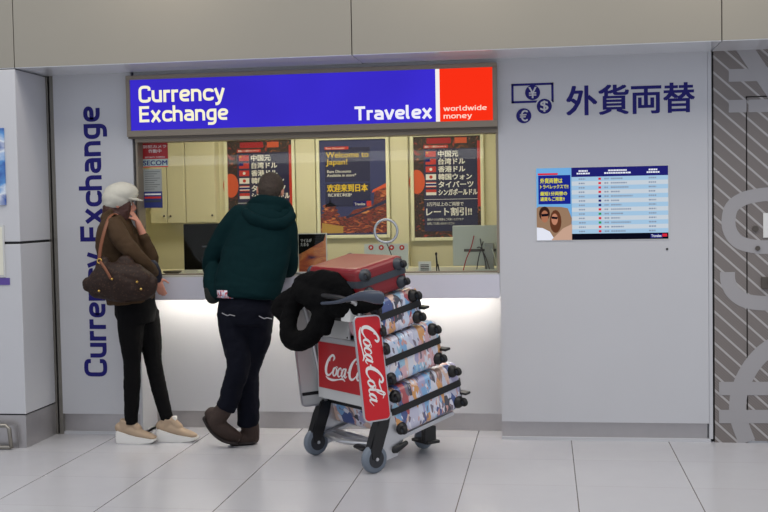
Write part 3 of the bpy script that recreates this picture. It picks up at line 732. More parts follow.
# papers, dish on the counter
tag(link('shallow_dish', tube(B(), [(-2.53, .22, CT, .035, .035), (-2.53, .22, CT + .012, .06, .06), (-2.53, .22, CT + .022, .066, .066)], n=24), MT['darkframe'], smooth=True), 'small dark dish on the counter beside the hand of the woman', 'dish')
for i, (x, y, a) in enumerate(((-2.33, .30, .3), (-2.27, .34, -.4))):
    b = bx(-.045, .045, -.03, .03, 0, .02, bev=.004); o = link('paper_stack', b, MT['paper']); o.location = (x, y, CT + (0)); o.rotation_euler = (0, 0, a)
    tag(o, ('small cream pile of slips on the counter near the black monitor, left pile', 'small cream pile of slips on the counter near the black monitor, right pile')[i], 'papers', 'slip piles on the counter')
# leaflet stand
a = at(298.5, 271, .16); b = at(326.5, 233, .16)
st = thing('counter_display', 'small upright advert card with a sunset picture on the counter beside the man', 'display card', ((a.x + b.x) / 2, .16, CT))
fL = facing(.16); X0, X1, Z0, Z1 = a.x, b.x, CT + .004, b.z
shift(link('card', bx(X0, X1, .16, .175, Z0, Z1), MT['white'], st), st)
shift(link('picture', bx(X0 + .006, X1 - .006, .158, .16, Z0 + .006, Z1 - .006), MT['sunset'], st), st)
shift(link('dark_corner', prism(B(), [(X0 + .006, Z1 - .006), (X1 - .006, Z1 - .006), (X1 - .02, Z1 - .05), (X0 + .006, Z1 - .14)], .004, facing(.16)), MT['screen_off'], st), st)
shift(text('card_lettering', 'マイルが\nたまる', X0 + .02, Z1 - .085, .075, .05, facing(.1545), MT['adwhite'], st, bold=.01), st)
shift(link('foot', bx(X0 + .01, X1 - .01, .14, .22, CT, CT + .006), MT['white'], st), st)
# white tray
c = at(312, 272.5, .05)
tr = tag(link('coin_tray', tube(B(), [(c.x - .0, .052, CT + .001, .10, .040), (c.x, .052, CT + .008, .125, .046), (c.x, .052, CT + .016, .13, .048), (c.x, .052, CT + .014, .118, .042)], n=32, side=(1, 0, 0)), MT['white'], smooth=True), 'shallow white coin tray on the counter edge below the advert card', 'tray')
# speech ring on the glass
c = at(386, 231, .09); rg = thing('speech_ring', 'round silver speech ring on the window glass above the icon plate', 'ring', (c.x, .098, c.z))
shift(link('rim', torus(B(), (c.x, c.z), .075, .009, facing(.089)), MT['silver'], rg, smooth=True), rg)
shift(link('cord', tube(B(), [(c.x + .0, .088, c.z - .075), (c.x + .01, .10, c.z - .10), (c.x + .03, .12, c.z - .16), (c.x + .05, .16, c.z - .21)], .003, 8, sub=4), MT['cable'], rg), rg)
# icon plate
a = at(364.5, 262, .2); b = at(408, 243.5, .2)
ip = thing('counter_sign', 'grey counter sign with a row of four red round icons behind the red suitcase', 'sign', ((a.x + b.x) / 2, .2, CT))
shift(link('plate', bx(a.x, b.x, .2, .21, CT + .02, b.z), mat('pale_grey_plate', (222, 224, 216), .4), ip), ip)
shift(link('foot', bx(a.x + .02, b.x - .02, .17, .25, CT, CT + .02), MT['white'], ip), ip)
for k in range(4):
    q = at(371 + 10.3 * k, 247.5, .2)
    dsc = shift(link('icon', cyl(B(), (q.x, .197, q.z), (q.x, .2, q.z), .017, 18), MT['redp'], ip), ip)
    shift(link('icon_mark', cyl(B(), (q.x, .1955, q.z), (q.x, .197, q.z), .007, 10), MT['adwhite'], dsc), ip)
shift(text('sign_lettering', '使えます/Accepted here', a.x + .035, at(380, 257, .2).z - .006, (b.x - a.x) * .72, .014, facing(.2), MT['dark'], ip, bold=.01), ip)
# small white card and little black stand
a = at(418.5, 273, .14); b = at(431, 262, .14)
cs = thing('price_card', 'small white printed card on the counter beside the thin black stand', 'card', ((a.x + b.x) / 2, .14, CT))
shift(link('card', bx(a.x, b.x, .14, .15, CT, b.z + .004), MT['white'], cs), cs)
bm = B()
for k in range(4): box(bm, a.x + .014, b.x - .014, .138, .14, CT + .014 + .011 * k, CT + .019 + .011 * k)
shift(link('printed_lines', bm, MT['cable'], cs), cs)
c = at(437, 272, .15)
ps = thing('pen_stand', 'thin upright black pen stand beside the small white card', 'pen stand', (c.x, .15, CT))
shift(link('base', bx(c.x - .025, c.x + .018, .13, .17, CT, CT + .008, bev=.003), MT['black'], ps), ps)
shift(link('post', tube(B(), [(c.x - .002, .15, CT + .005, .004), (c.x, .15, CT + .06, .006), (c.x - .004, .15, CT + .115, .005)], n=10, caps='round'), MT['black'], ps), ps)
shift(link('pen', tube(B(), [(c.x + .008, .148, CT + .05, .004), (c.x + .014, .148, CT + .008, .004)], n=8, caps='round'), MT['black'], ps), ps)
shift(link('clip', ball(B(), (c.x - .004, .15, CT + .12), .008, .007, .012, seg=10), MT['black'], ps), ps)
# grey monitor seen from its back
a = at(453, 266, .3); b = at(496, 225, .3)
mb = thing('desk_monitor', 'light grey monitor seen from its back at the right end of the counter', 'monitor', ((a.x + b.x) / 2, .3, CT))
shift(link('rear_case', bx(a.x, b.x + .02, .3, .335, a.z, b.z, bev=.006), MT['monback'], mb), mb)
shift(link('rear_recess', bx(a.x + .075, b.x, .293, .30, a.z + .095, a.z + .112, bev=.002), MT['darkframe'], mb), mb)
shift(link('stand', bx(-.40, -.34, .26, .29, CT, a.z + .15, bev=.004), mat('grey_stand', (150, 152, 148), .5), mb), mb)
shift(link('stand_foot', bx(-.46, -.315, .20, .36, CT, CT + .012, bev=.003), MT['monback'], mb), mb)
for k, (x, dx, m_) in enumerate(((-.47, -.05, 'redcable'), (-.43, .03, 'cable'), (-.41, -.03, 'cable'), (-.37, .04, 'monback'), (-.45, .06, 'cable'))):
    shift(link('cable', tube(B(), [(x, .29, a.z + .20 - .02 * k), (x + dx * .4, .265, a.z + .12), (x + dx, .25, a.z + .05), (x + dx * 1.4, .235, CT + .006)], .0035, 6, sub=4), MT[m_], mb), mb)

# stickers on the glass
def sticker(px0, py0, px1, py1, label, name, cat):
    a = at(px0, py1, .095); b = at(px1, py0, .095)
    r_ = thing(name, label, cat, ((a.x + b.x) / 2, .098, (a.z + b.z) / 2)); return r_, a, b
s1, a, b = sticker(142.5, 142.3, 167.5, 167, 'red and white security sticker at the top left corner of the window glass', 'window_sticker', 'sticker')
zc = a.z + (b.z - a.z) * .32
shift(link('red_field', bx(a.x, b.x, .095, .098, zc, b.z), mat('dark_red_print', (176, 22, 30), .4), s1), s1)
shift(link('white_field', bx(a.x, b.x, .0955, .098, a.z, zc), mat('pale_mint_print', (176, 196, 190), .4), s1), s1)
W = b.x - a.x
shift(text('lettering', '防犯カメラ', a.x + .01, b.z - .036, W - .02, .02, facing(.095), MT['adwhite'], s1, bold=.01), s1)
shift(text('lettering', '作動中', a.x + .045, b.z - .068, W - .09, .024, facing(.095), MT['adwhite'], s1, bold=.01), s1)
shift(text('lettering', 'SECURITY CAMERA', a.x + .02, zc + .008, W - .04, .009, facing(.095), MT['adwhite'], s1), s1)
shift(text('lettering', 'SECOM', a.x + .006, a.z + .010, W - .012, zc - a.z - .02, facing(.0955), MT['navy'], s1, bold=.03), s1)
shift(link('red_edge', bx(a.x, b.x, .094, .0955, a.z - .004, a.z + .003), MT['redp'], s1), s1)
s2, a, b = sticker(144, 168.8, 161.5, 208, 'grey and blue notice stuck on the glass below the red security sticker', 'window_notice', 'notice'); H_ = b.z - a.z
shift(link('grey_field', bx(a.x, b.x, .095, .098, a.z + H_ * .42, b.z), mat('grey_notice', (160, 164, 160), .5), s2), s2)
shift(link('blue_field', bx(a.x, b.x, .095, .098, a.z, a.z + H_ * .42), mat('blue_notice', (44, 56, 120), .4), s2), s2)
bm = B()
for k in range(9): box(bm, a.x + .012, b.x - .012 - .02 * (k % 3), .0945, .095, b.z - .02 - .0145 * k, b.z - .016 - .0145 * k)
shift(link('printed_lines', bm, mat('grey_ink', (100, 104, 104), .6), s2), s2)
for (v0, v1, m_) in ((.33, .37, 'adwhite'), (.24, .29, 'redp'), (.14, .2, 'bluegrey')):
    shift(link('printed_band', bx(a.x + .008, b.x - .008, .0945, .095, a.z + H_ * v0, a.z + H_ * v1), MT[m_], s2), s2)

# ------------------------------------------------------------------ left column: poster case and bumper rail
ps_ = thing('poster_case', 'blue and white poster case on the left column at the picture edge', 'poster', (-3.9, -.434, 1.5))
pm = photo_mat('blue_poster_print', [(30, 60, 150), (90, 150, 210), (220, 228, 236), (40, 80, 160)], (3, 3, 6), .5)
xe = at(5, 170, -.44).x; ze = at(4, 205, -.44).z
shift(link('picture', bx(-4.4, xe, -.444, -.434, ze, at(4, 128, -.44).z), pm, ps_), ps_)
shift(link('lower_card', bx(-4.4, at(3, 250, -.44).x, -.444, -.434, at(3, 275, -.44).z, at(3, 227, -.44).z), MT['paper'], ps_), ps_)
shift(link('frame', bx(-4.4, at(4.5, 250, -.44).x, -.442, -.434, at(3, 277, -.44).z, at(3, 225, -.44).z), MT['greyp'], ps_), ps_)
tag(link('column_label', bx(-4.2, at(9.5, 281, -.44).x, -.438, -.434, at(3, 285, -.44).z, at(3, 278, -.44).z), mat('violet_strip', (90, 70, 150), .5)), 'short violet label strip on the left column below the poster case', 'label')
rl = thing('bumper_rail', 'stainless steel bumper rail at the foot of the left column', 'rail', (-3.8, -.434, 0))
q = at(10.5, 425, -.47)
shift(link('rail_tube', tube(B(), [(-4.6, -.49, q.z), (q.x - .02, -.49, q.z), (q.x, -.49, q.z - .02), (q.x + .012, -.49, .01)], .013, 12), MT['steel'], rl, smooth=True), rl)
shift(link('backing_plate', bx(-4.6, q.x + .03, -.442, -.434, .0, .15), MT['steel_base'], rl), rl)
shift(link('lower_bar', cyl(B(), (-4.6, -.49, .015), (q.x + .01, -.49, .015), .012), MT['steel'], rl), rl)

# ================================================================== LUGGAGE CART
O = Vector((-1.185, -.715, 0)); CZ = R(-45); TL = R(13)
cart = thing('luggage_cart', 'airport luggage cart with red advertising panels carrying four stacked suitcases', 'luggage cart', O, (0, 0, CZ))
def tilt(x, a, b): return Vector((x, a * math.cos(TL) - b * math.sin(TL), a * math.sin(TL) + b * math.cos(TL)))
def tbox(bm, x0, x1, a0, a1, b0, b1, bev=.004):
    n0 = len(bm.verts); t = bx(x0, x1, a0, a1, b0, b1, bev=bev)
    for v in t.verts: v.co = tilt(*v.co)
    me = bpy.data.meshes.new('x'); t.to_mesh(me); t.free(); bm.from_mesh(me); bpy.data.meshes.remove(me); return bm
for s in (-1, 1):
    w = link('rear_wheel', wheel_bm((s * .30, 0, .082), (1, 0, 0), .082, .045), MT['tyre'], cart, smooth=True)
    link('wheel_hub', cyl(B(), (s * .30 - .026, 0, .082), (s * .30 + .026, 0, .082), .050), MT['hub'], w)
    link('axle_bolt', cyl(B(), (s * .30 - .034, 0, .082), (s * .30 + .034, 0, .082), .010, 12), MT['alu'], w)
    # black moulded leg cover over the wheel, grey bracket behind
    pr_ = [(-.035, .075), (-.045, .14), (.0, .25), (.035, .335), (.105, .335), (.085, .24), (.045, .15), (.02, .075)]
    frm = lambda u, v, w_, s=s: Vector((s * .30 - .03 + w_, u, v))
    bm = prism(B(), pr_, .06, frm); bmesh.ops.bevel(bm, geom=list(bm.edges), offset=.008, segments=2, affect='EDGES')
    link('wheel_cover', bm, MT['black'], cart)
    pg = [(.02, .075), (.05, .15), (.09, .25), (.11, .335), (.21, .335), (.205, .19), (.15, .08), (.05, .06)]
    frm = lambda u, v, w_, s=s: Vector((s * .30 - .022 + w_, u, v))
    link('wheel_bracket', prism(B(), pg, .044, frm), MT['alu'], cart)
    link('frame_post', tube(B(), [(s * .285, .07, .30), (s * .285, .0, .62), (s * .285, -.075, .93), (s * .285, -.14, .985)], .014, 12, sub=3), MT['alu'], cart, smooth=True)
bm = tube(B(), [(.24, .09, .10, .022, .016), (.34, .13, .12, .02, .014), (.34, .2, .15, .014, .012)], n=10, caps='round')
link('brake_lever', bm, MT['black'], cart, smooth=True)
# bulging grey cross member
link('cross_member', tube(B(), [(-.29, .08, .115, .026, .016), (-.17, .03, .135, .035, .018), (0, -.005, .14, .04, .018), (.17, .03, .145, .035, .018), (.29, .08, .15, .026, .016)], n=14, sub=5, side=(0, 1, 0)), MT['alu'], cart, smooth=True)
link('pedal', tube(B(), [(.17, -.02, .135, .03, .014), (.25, -.03, .13, .028, .012)], n=12, caps='round', side=(0, 1, 0)), MT['black'], cart, smooth=True)
# tilted platform
bm = B()
for x in (-.26, .26): tbox(bm, x - .015, x + .015, .08, .66, .10, .125)
for a in (.12, .36, .60): tbox(bm, -.26, .26, a, a + .03, .10, .125)
link('platform', bm, MT['alu'], cart)
w = link('front_wheel', wheel_bm((.0, .60, .068), (1, 0, 0), .068, .042), MT['tyre'], cart, smooth=True)
link('wheel_hub', cyl(B(), (-.025, .60, .068), (.025, .60, .068), .038), MT['hub'], w)
bm = B(); box(bm, -.034, -.026, .57, .63, .06, .20, .002); box(bm, .026, .034, .57, .63, .06, .20, .002); box(bm, -.034, .034, .57, .63, .17, .235, .004)
link('front_fork', bm, MT['alu'], cart)
bm = B(); box(bm, .0, .16, .50, .60, .062, .082, .006); box(bm, .11, .15, .49, .58, .075, .17, .008); link('front_bumper', bm, MT['black'], cart)
# red rear plate with script lettering
link('rear_plate', bx(-.262, .335, .0, .012, .36, .735, bev=.003), MT['greyp'], cart)
pl = link('advert_panel', bx(-.245, .33, -.005, .0, .425, .70), MT['reddark'], cart, label='dark red rear advert panel')
link('top_rail', bx(-.275, .335, -.012, .018, .715, .735, bev=.003), MT['alu'], cart)
link('basket_panel', bx(-.275, .10, -.018, -.006, .738, .862, bev=.003), MT['greyp'], cart, label='light grey basket end panel')
link('basket_panel', bx(.17, .262, -.12, -.04, .86, .95, bev=.003), MT['white'], cart)
bm = B()
for (x, z) in ((.085, .85), (.085, .75), (-.25, .75)): cyl(bm, (x, -.022, z), (x, -.016, z), .005, 10)
link('rivets', bm, MT['cable'], cart)
# Coca-Cola script, hand drawn strokes in a 10 x 3.6 box
def script():
    S = []
    def C_(x):
        S.append([(x + 1.55, 2.55, .12), (x + 1.75, 2.95, .34), (x + 1.45, 3.25, .30), (x + 1.0, 3.1, .26), (x + .45, 2.4, .42), (x + .18, 1.5, .52), (x + .35, .75, .44), (x + .85, .55, .28), (x + 1.4, .9, .16), (x + 1.75, 1.4, .08)])
    def o_(x):
        S.append([(x + .62, 1.75, .12), (x + .30, 1.55, .30), (x + .12, 1.1, .36), (x + .25, .68, .26), (x + .5, .62, .2), (x + .82, .95, .32), (x + .85, 1.4, .32), (x + .62, 1.75, .14), (x + .85, 1.85, .1), (x + 1.05, 1.7, .08)])
    def c_(x):
        S.append([(x + .78, 1.45, .22), (x + .68, 1.75, .16), (x + .35, 1.6, .26), (x + .12, 1.1, .38), (x + .25, .68, .26), (x + .55, .62, .16), (x + .95, 1.0, .1)])
    def a_(x):
        S.append([(x + .80, 1.5, .16), (x + .6, 1.75, .16), (x + .30, 1.55, .28), (x + .10, 1.05, .36), (x + .22, .66, .24), (x + .5, .8, .16), (x + .85, 1.6, .14)])
        S.append([(x + .92, 1.85, .3), (x + .78, 1.2, .34), (x + .78, .72, .28), (x + 1.0, .64, .16), (x + 1.25, .9, .1)])
    C_(0); o_(1.6); c_(2.6); a_(3.45)
    S.append([(4.72, 1.35, .22), (4.95, 1.38, .24)])
    C_(4.95); o_(6.55)
    S.append([(7.5, 1.2, .12), (8.05, 2.2, .18), (8.25, 3.1, .18), (8.05, 3.35, .14), (7.85, 2.9, .26), (7.75, 1.6, .36), (7.8, .8, .3), (8.05, .62, .16), (8.4, .9, .1)])
    a_(8.25)
    S.append([(9.5, .9, .1), (9.75, 1.2, .08)])
    # ribbon under the first word and the stroke of the second C over the l
    S.append([(.3, .35, .08), (.9, .10, .26), (1.9, .02, .30), (3.0, .22, .16), (3.9, .38, .24), (4.4, .12, .10)])
    S.append([(1.45, 3.2, .1), (.95, 2.9, .14), (.85, 2.4, .1)])
    S.append([(6.3, 2.7, .10), (6.9, 2.55, .22), (7.6, 2.75, .16), (8.2, 3.1, .14), (8.7, 2.9, .08)])
    return [[(x * 1.0 + y * .18, y, w_ * .95) for x, y, w_ in s] for s in S]
def script_on(parent, map_, L_, H_, th=.0015):
    k = L_ / 10.3; kh = H_ / 3.5
    S = [[(x * k, y * kh, w_ * (k + kh) / 2) for x, y, w_ in s] for s in script()]
    return link('script_lettering', ribbon(B(), S, map_, th), MT['adwhite'], parent)
script_on(pl, lambda u, v, w_: Vector((-.185 + u, -.005 - w_, .482 + v - .0)), .51, .16)
# side wings: rounded panels beside the load
for s in (-1, 1):
    tf = lambda u, v, w_, s=s: Vector(((.345 if s > 0 else -.300) - .006 + w_, -.005 + u - (v) * .11, .312 + v))
    bm = prism(B(), rrect(.185, .60, .03, cy=.29), .012, tf); bmesh.ops.bevel(bm, geom=list(bm.edges), offset=.002, segments=1, affect='EDGES')
    pn = link('side_wing', bm, MT['alu'], cart)
    if s > 0:
        tf2 = lambda u, v, w_: Vector((.351 + w_, -.005 + u - (v) * .11, .312 + v))
        rd = link('advert_panel', prism(B(), rrect(.169, .583, .025, cy=.29), .002, tf2), MT['redad'], cart, label='bright red side advert panel')
        # reads from top to bottom: u along -v
        mp_ = lambda u, v, w_: tf2(-.066 + v, .545 - u, .002 + w_)
        script_on(rd, mp_, .48, .138)
    else:
        tf3 = lambda u, v, w_: Vector((-.294 + w_, -.005 + u - v * .11, .312 + v))
        link('inner_panel', prism(B(), rrect(.165, .575, .02, cy=.29), .002, tf3), MT['greyp'], cart)
        link('slot', prism(B(), rrect(.165, .02, .004, cy=.07), .004, tf3), MT['dark'], cart)
# handle
link('handle_bar', tube(B(), [(-.30, -.14, .985), (-.2, -.17, 1.0), (0, -.18, 1.005), (.2, -.17, 1.0), (.30, -.14, .985)], .016, 12, sub=4), MT['black'], cart, smooth=True)
def cpt(px, py, yl):
    d = CF + CR * ((px - 384) / F_PX) - CU * ((py - 256) / F_PX); Yd = Vector((.70711, .70711, 0)); P = CAM + d * (((O - CAM).dot(Yd) + yl) / d.dot(Yd)) - O
    return (P.dot(Vector((.70711, -.70711, 0))), yl, P.z)
link('brake_handle', tube(B(), [cpt(322, 303.5, -.23) + (.009, .009), cpt(338, 302, -.23) + (.010, .010), cpt(350, 298.5, -.22) + (.014, .016), cpt(362, 296, -.20) + (.022, .026), cpt(374, 297, -.18) + (.024, .036), cpt(381, 298, -.16) + (.02, .034)], n=16, sub=4, caps='round', side=(0, 1, 0)), MT['bluegrey'], cart, smooth=True, label='blue grey plastic brake handle')

# ================================================================== SUITCASES
def suitcase(name, label, a0, a1, b0, b1, L_, shellm, cat='suitcase', guards=False, ribs=True, wz=.026, cxo=0.):
    a0 += .022; a1 += .022; org = O + Matrix.Rotation(CZ, 3, 'Z') @ tilt(0, (a0 + a1) / 2, b0)
    r_ = thing(name, label, cat, org, (TL, 0, CZ))
    w = a1 - a0; h = b1 - b0; bev = .036
    X1 = .325; X0 = X1 - L_
    bm = B(); g = .010
    mid = h * .55
    box(bm, X0, X1, -w / 2, w / 2, .004, h, bev=bev, seg=4)
    if ribs:
        for k in range(5):
            y = -w * .32 + w * .16 * k
            box(bm, X0 + .06, X1 - .06, y - .012, y + .012, h - .004, h + .004, .003)
    sh = link('shell', bm, shellm, r_)
    for p in sh.data.polygons: p.use_smooth = len(p.vertices) != 4 or p.area < .002
    # black closure band all round, bigger than the shell
    bb = B(); out = rrect(L_ + .014, w + .014, bev + .004, cx=(X0 + X1) / 2); 
    prism(bb, out, .038, lambda u, v, q: Vector((u, v, mid - .019 + q)))
    link('closure_band', bb, MT['rubber'] if not guards else MT['guard'], r_)
    # carry handle on the rear side face
    hm = tube(B(), [(X0 + L_ * .38, -w / 2 - .004, mid + .05), (X0 + L_ * .40, -w / 2 - .022, mid + .05), (X0 + L_ * .60, -w / 2 - .022, mid + .05), (X0 + L_ * .62, -w / 2 - .004, mid + .05)], .007, 8)
    link('carry_handle', hm, MT['black'], r_)
    for sy in (-1, 1):
        for sz in (0, 1):
            y = sy * (w / 2 - .052); z = .046 if sz == 0 else h - .046
            hb = B(); ball(hb, (X1 - .008, y, z), .034, .040, .038, seg=16)
            wh = link('wheel_housing', hb, MT['guard'] if guards else MT['black'], r_, smooth=True)
            wx = X1 + .034
            k = wheel_bm((wx, y + (sy * .012), z), (0, 1, 0), wz, .022)
            link('spinner_wheel', k, MT['rubber'], wh, smooth=True)
            k = cyl(B(), (wx, y + sy * .012 - .015, z), (wx, y + sy * .012 + .015, z), .011, 12)
            link('wheel_cap', k, MT['guard'], wh)
    if guards:
        for sx in (0,):
            for sy in (-1, 1):
                for z in (.04, h - .04):
                    link('corner_guard', ball(B(), (X0 + .03, sy * (w / 2 - .03), z), .036, .036, .042, seg=14), MT['guard'], r_, smooth=True)
    else:
        # foot bracket standing out of the far lower corner
        link('side_foot', bx(X1 - .03, X1 + .05, w / 2 - .03, w / 2 + .012, .085, .10, bev=.004), MT['black'], r_)
    return r_
G = 'picture print suitcases on the cart'
suitcase('suitcase', 'largest picture-print suitcase at the bottom of the stack on the cart', .155, .70, .14, .425, .74, collage('picture_print_a', (1, 2, 3)), )
suitcase('suitcase', 'picture-print suitcase second from the bottom of the cart stack', .15, .615, .442, .712, .68, collage('picture_print_b', (7, 5, 1)))
suitcase('suitcase', 'smaller picture-print suitcase directly beneath the red suitcase', .15, .525, .725, .945, .60, collage('picture_print_c', (3, 9, 5)))
suitcase('suitcase', 'small dark red hard suitcase on top of the stack', .125, .465, .955, 1.15, .53, MT['redshell'], guards=True, ribs=False, wz=.022)

# ================================================================== BLACK JACKET over the handle
jk = thing('draped_jacket', 'black jacket draped over the cart handle in front of the red suitcase', 'jacket', (-1.45, -.85, .95))
J = lambda px, py, Y, r1, r2=None: tuple(at(px, py, Y)) + (r1, r2 or r1)
bm = B()
tube(bm, [J(300, 284, -.72, .05, .045), J(318, 284, -.80, .085, .06), J(338, 288, -.88, .085, .05), J(352, 297, -.95, .05, .03)], n=16, caps='round', sub=3)
tube(bm, [J(300, 290, -.76, .06, .06), J(320, 300, -.84, .09, .06), J(345, 307, -.93, .06, .035), J(366, 306, -.98, .04, .03), J(380, 303, -1.02, .03, .025)], n=16, caps='round', sub=3)
# sleeve hanging at the left and round neck-pillow-like loop
tube(bm, [J(304, 292, -.74, .07, .05), J(290, 302, -.72, .08, .055), J(281, 312, -.72, .075, .05)], n=16, caps='round', sub=3)
tube(bm, [J(298, 292, -.74, .05, .045), J(291, 312, -.76, .048, .045), J(288, 326, -.78, .055, .05), J(291, 339, -.80, .06, .055), J(303, 340, -.82, .062, .055), J(313, 333, -.84, .062, .055), J(320, 320, -.85, .065, .05), J(320, 304, -.84, .07, .05)], n=16, caps='round', sub=4)
tube(bm, [J(325, 296, -.86, .07, .05), J(326, 316, -.87, .055, .04), J(324, 330, -.87, .045, .035)], n=16, caps='round', sub=3)
remesh('jacket_cloth', bm, MT['cloth_black'], jk, vox=.008, it=3, noise_amp=.008, noise_sc=14, off=jk.location)
jk['label'] = 'black jacket draped over the cart handle in front of the red suitcase'

# ================================================================== PEOPLE
def V(*a): return Vector(a)
def hand(bm, wrist, fwd, palm_n, scale=1., curl=.5, thumb=1):
    """palm plus five unequal bent fingers; fwd = finger direction, palm_n = out of the palm"""
    f = Vector(fwd).normalized(); n = Vector(palm_n); n = (n - f * n.dot(f)).normalized(); s = f.cross(n).normalized() * thumb; k = scale; w = Vector(wrist)
    tube(bm, [tuple(w - f * .02) + (.024 * k, .018 * k), tuple(w + f * .03 * k) + (.036 * k, .015 * k), tuple(w + f * .085 * k) + (.041 * k, .013 * k)], n=12, caps='round', side=s)
    for i, (o_, L_) in enumerate(((.030, .072), (.010, .080), (-.010, .074), (-.029, .058))):
        b = w + f * .085 * k + s * o_ * k; p = [b]; d = f.copy()
        for j, fr_ in enumerate((.45, .32, .25)):
            d = (Matrix.Rotation(0, 3, 'X') @ d); d = (d + n * curl * (.35 + .25 * j)).normalized(); p.append(p[-1] + d * L_ * fr_ * k)
        tube(bm, [tuple(q) + (rr * k, rr * k) for q, rr in zip(p, (.0095, .009, .008, .007))], n=8, caps='round')
    b = w + f * .025 * k + s * .03 * k; d = (f * .7 + s * .75 + n * .3).normalized(); p2 = b + d * .04 * k; p3 = p2 + (d + f * .6 + n * curl * .4).normalized() * .035 * k
    tube(bm, [tuple(b) + (.012 * k, .012 * k), tuple(p2) + (.0105 * k, .0105 * k), tuple(p3) + (.008 * k, .008 * k)], n=8, caps='round')
def head(bm, c, fwd, up, k=1.):
    """skull, jaw, nose, brow, lips, chin and ears around the centre of the skull"""
    f = Vector(fwd).normalized(); u = Vector(up); u = (u - f * u.dot(f)).normalized(); s = f.cross(u).normalized(); c = Vector(c)
    Mx = Matrix((s, f, u)).transposed()       # local x=right, y=forward, z=up
    L = lambda x, y, z: c + (Mx @ Vector((x, y, z))) * k
    ball(bm, L(0, -.012, .022), .076 * k, .094 * k, .088 * k, Mx)
    ball(bm, L(0, .022, -.03), .062 * k, .068 * k, .078 * k, Mx)
    ball(bm, L(0, .045, -.085), .036 * k, .036 * k, .026 * k, Mx, 12)
    ball(bm, L(0, .072, .03), .052 * k, .016 * k, .012 * k, Mx, 12)
    tube(bm, [tuple(L(0, .088, .015)) + (.008 * k, .008 * k), tuple(L(0, .108, -.018)) + (.013 * k, .012 * k), tuple(L(0, .098, -.03)) + (.016 * k, .010 * k)], n=10, caps='round')
    ball(bm, L(0, .086, -.055), .024 * k, .010 * k, .006 * k, Mx, 10); ball(bm, L(0, .083, -.067), .02 * k, .010 * k, .006 * k, Mx, 10)
    for q in (-1, 1):
        ball(bm, L(q * .045, .058, -.025), .02 * k, .02 * k, .02 * k, Mx, 10)
        ball(bm, L(q * .082, -.008, -.005), .009 * k, .018 * k, .032 * k, Mx, 12)
    return L, Mx
def face_parts(L, Mx, k, root, mhair):
    for q in (-1, 1):
        e = B(); ball(e, L(q * .031, .078, .006), .014 * k, .009 * k, .008 * k, Mx, 12); eo = shift(link('eye', e, MT['white'], root, smooth=True), root)
        e = B(); ball(e, L(q * .031, .0855, .006), .005 * k, .003 * k, .005 * k, Mx, 10); shift(link('pupil', e, MT['black'], eo, smooth=True), root)
        e = B(); ball(e, L(q * .032, .088, .026), .018 * k, .004 * k, .004 * k, Mx, 10); shift(link('eyebrow', e, mhair, root, smooth=True), root)
    e = B(); ball(e, L(0, .094, -.061), .022 * k, .004 * k, .007 * k, Mx, 10); shift(link('lips', e, mat('lips', (170, 84, 78), .5), root, smooth=True), root)

# ---- man
man = thing('person', 'man in a dark green hoodie and dark jeans leaning over the counter', 'person', at(246, 441, -.22) * 1)
man.location.z = 0
K = lambda px, py, Y, *r_: tuple(at(px, py, Y)) + tuple(r_)
hf = Vector((-.12, .86, -.50)); hu = Vector((.05, .5, .86))
bm = B()
Lm, Mm = head(bm, at(270.5, 191.5, -.09), hf, hu, .98)
tube(bm, [K(270, 197, -.13, .055, .055), K(268, 210, -.17, .06, .06), K(266, 222, -.2, .08, .07)], n=14)
# torso
tube(bm, [K(264, 220, -.2, .13, .08), K(258, 240, -.22, .17, .10), K(250, 265, -.26, .155, .10), K(246, 290, -.3, .155, .105), K(246, 308, -.32, .16, .11)], n=18, caps='round', side=(1, 0, 0))
AL = [K(236, 224, -.2, .052, .052), K(222, 246, -.18, .048, .048), K(214, 270, -.12, .042, .042), K(222, 273, -.05, .034, .034), K(234, 272, .01, .026, .024)]
AR = [K(284, 220, -.18, .048, .048), K(287, 238, -.17, .044, .044), K(288, 258, -.13, .038, .038), K(286, 269, -.07, .034, .034), K(278, 271, .02, .026, .024)]
tube(bm, AL, n=12, caps='round', sub=3); tube(bm, AR, n=12, caps='round', sub=3)
for A_, t_ in ((AL, -1), (AR, 1)):
    w_ = Vector(A_[-1][:3]); w_.z = CT + .042
    hand(bm, w_, (.5 if t_ < 0 else -.4, .35, -.02), (0, 0, -1), .95, .25, t_)
LA = [K(233, 312, -.32, .075, .085), K(237, 338, -.36, .068, .07), K(240, 366, -.38, .058, .06), K(232, 390, -.36, .052, .055), K(223, 413, -.36, .042, .042)]
LB = [K(258, 312, -.32, .075, .085), K(256, 340, -.28, .068, .07), K(249, 368, -.26, .058, .06), K(249, 395, -.24, .052, .055), K(250, 428, -.22, .042, .042)]
tube(bm, LA, n=14, caps='round', sub=4); tube(bm, LB, n=14, caps='round', sub=4)
tube(bm, [K(222, 414, -.36, .034, .034), K(216, 418, -.36, .03, .03), K(226, 431, -.345, .03, .024), K(233, 436, -.32, .022, .014)], n=12, caps='round')
tube(bm, [K(251, 434, -.22, .034, .034), K(244, 438, -.25, .028, .02), K(238, 439, -.27, .022, .014)], n=12, caps='round')
remesh('body', bm, MT['skin'], man, vox=.0065, it=3, off=man.location)
face_parts(Lm, Mm, 1., man, MT['hair_man'])
# hair: cap over the back and crown
bm = B(); ball(bm, Lm(0, -.020, .032), .083, .092, .088, Mm); ball(bm, Lm(0, -.04, -.008), .075, .068, .07, Mm); ball(bm, Lm(0, .035, .078), .06, .05, .034, Mm); ball(bm, Lm(0, -.035, -.045), .062, .055, .045, Mm)
remesh('hair', bm, MT['hair_man'], man, vox=.006, it=2, noise_amp=.003, noise_sc=60, off=man.location)
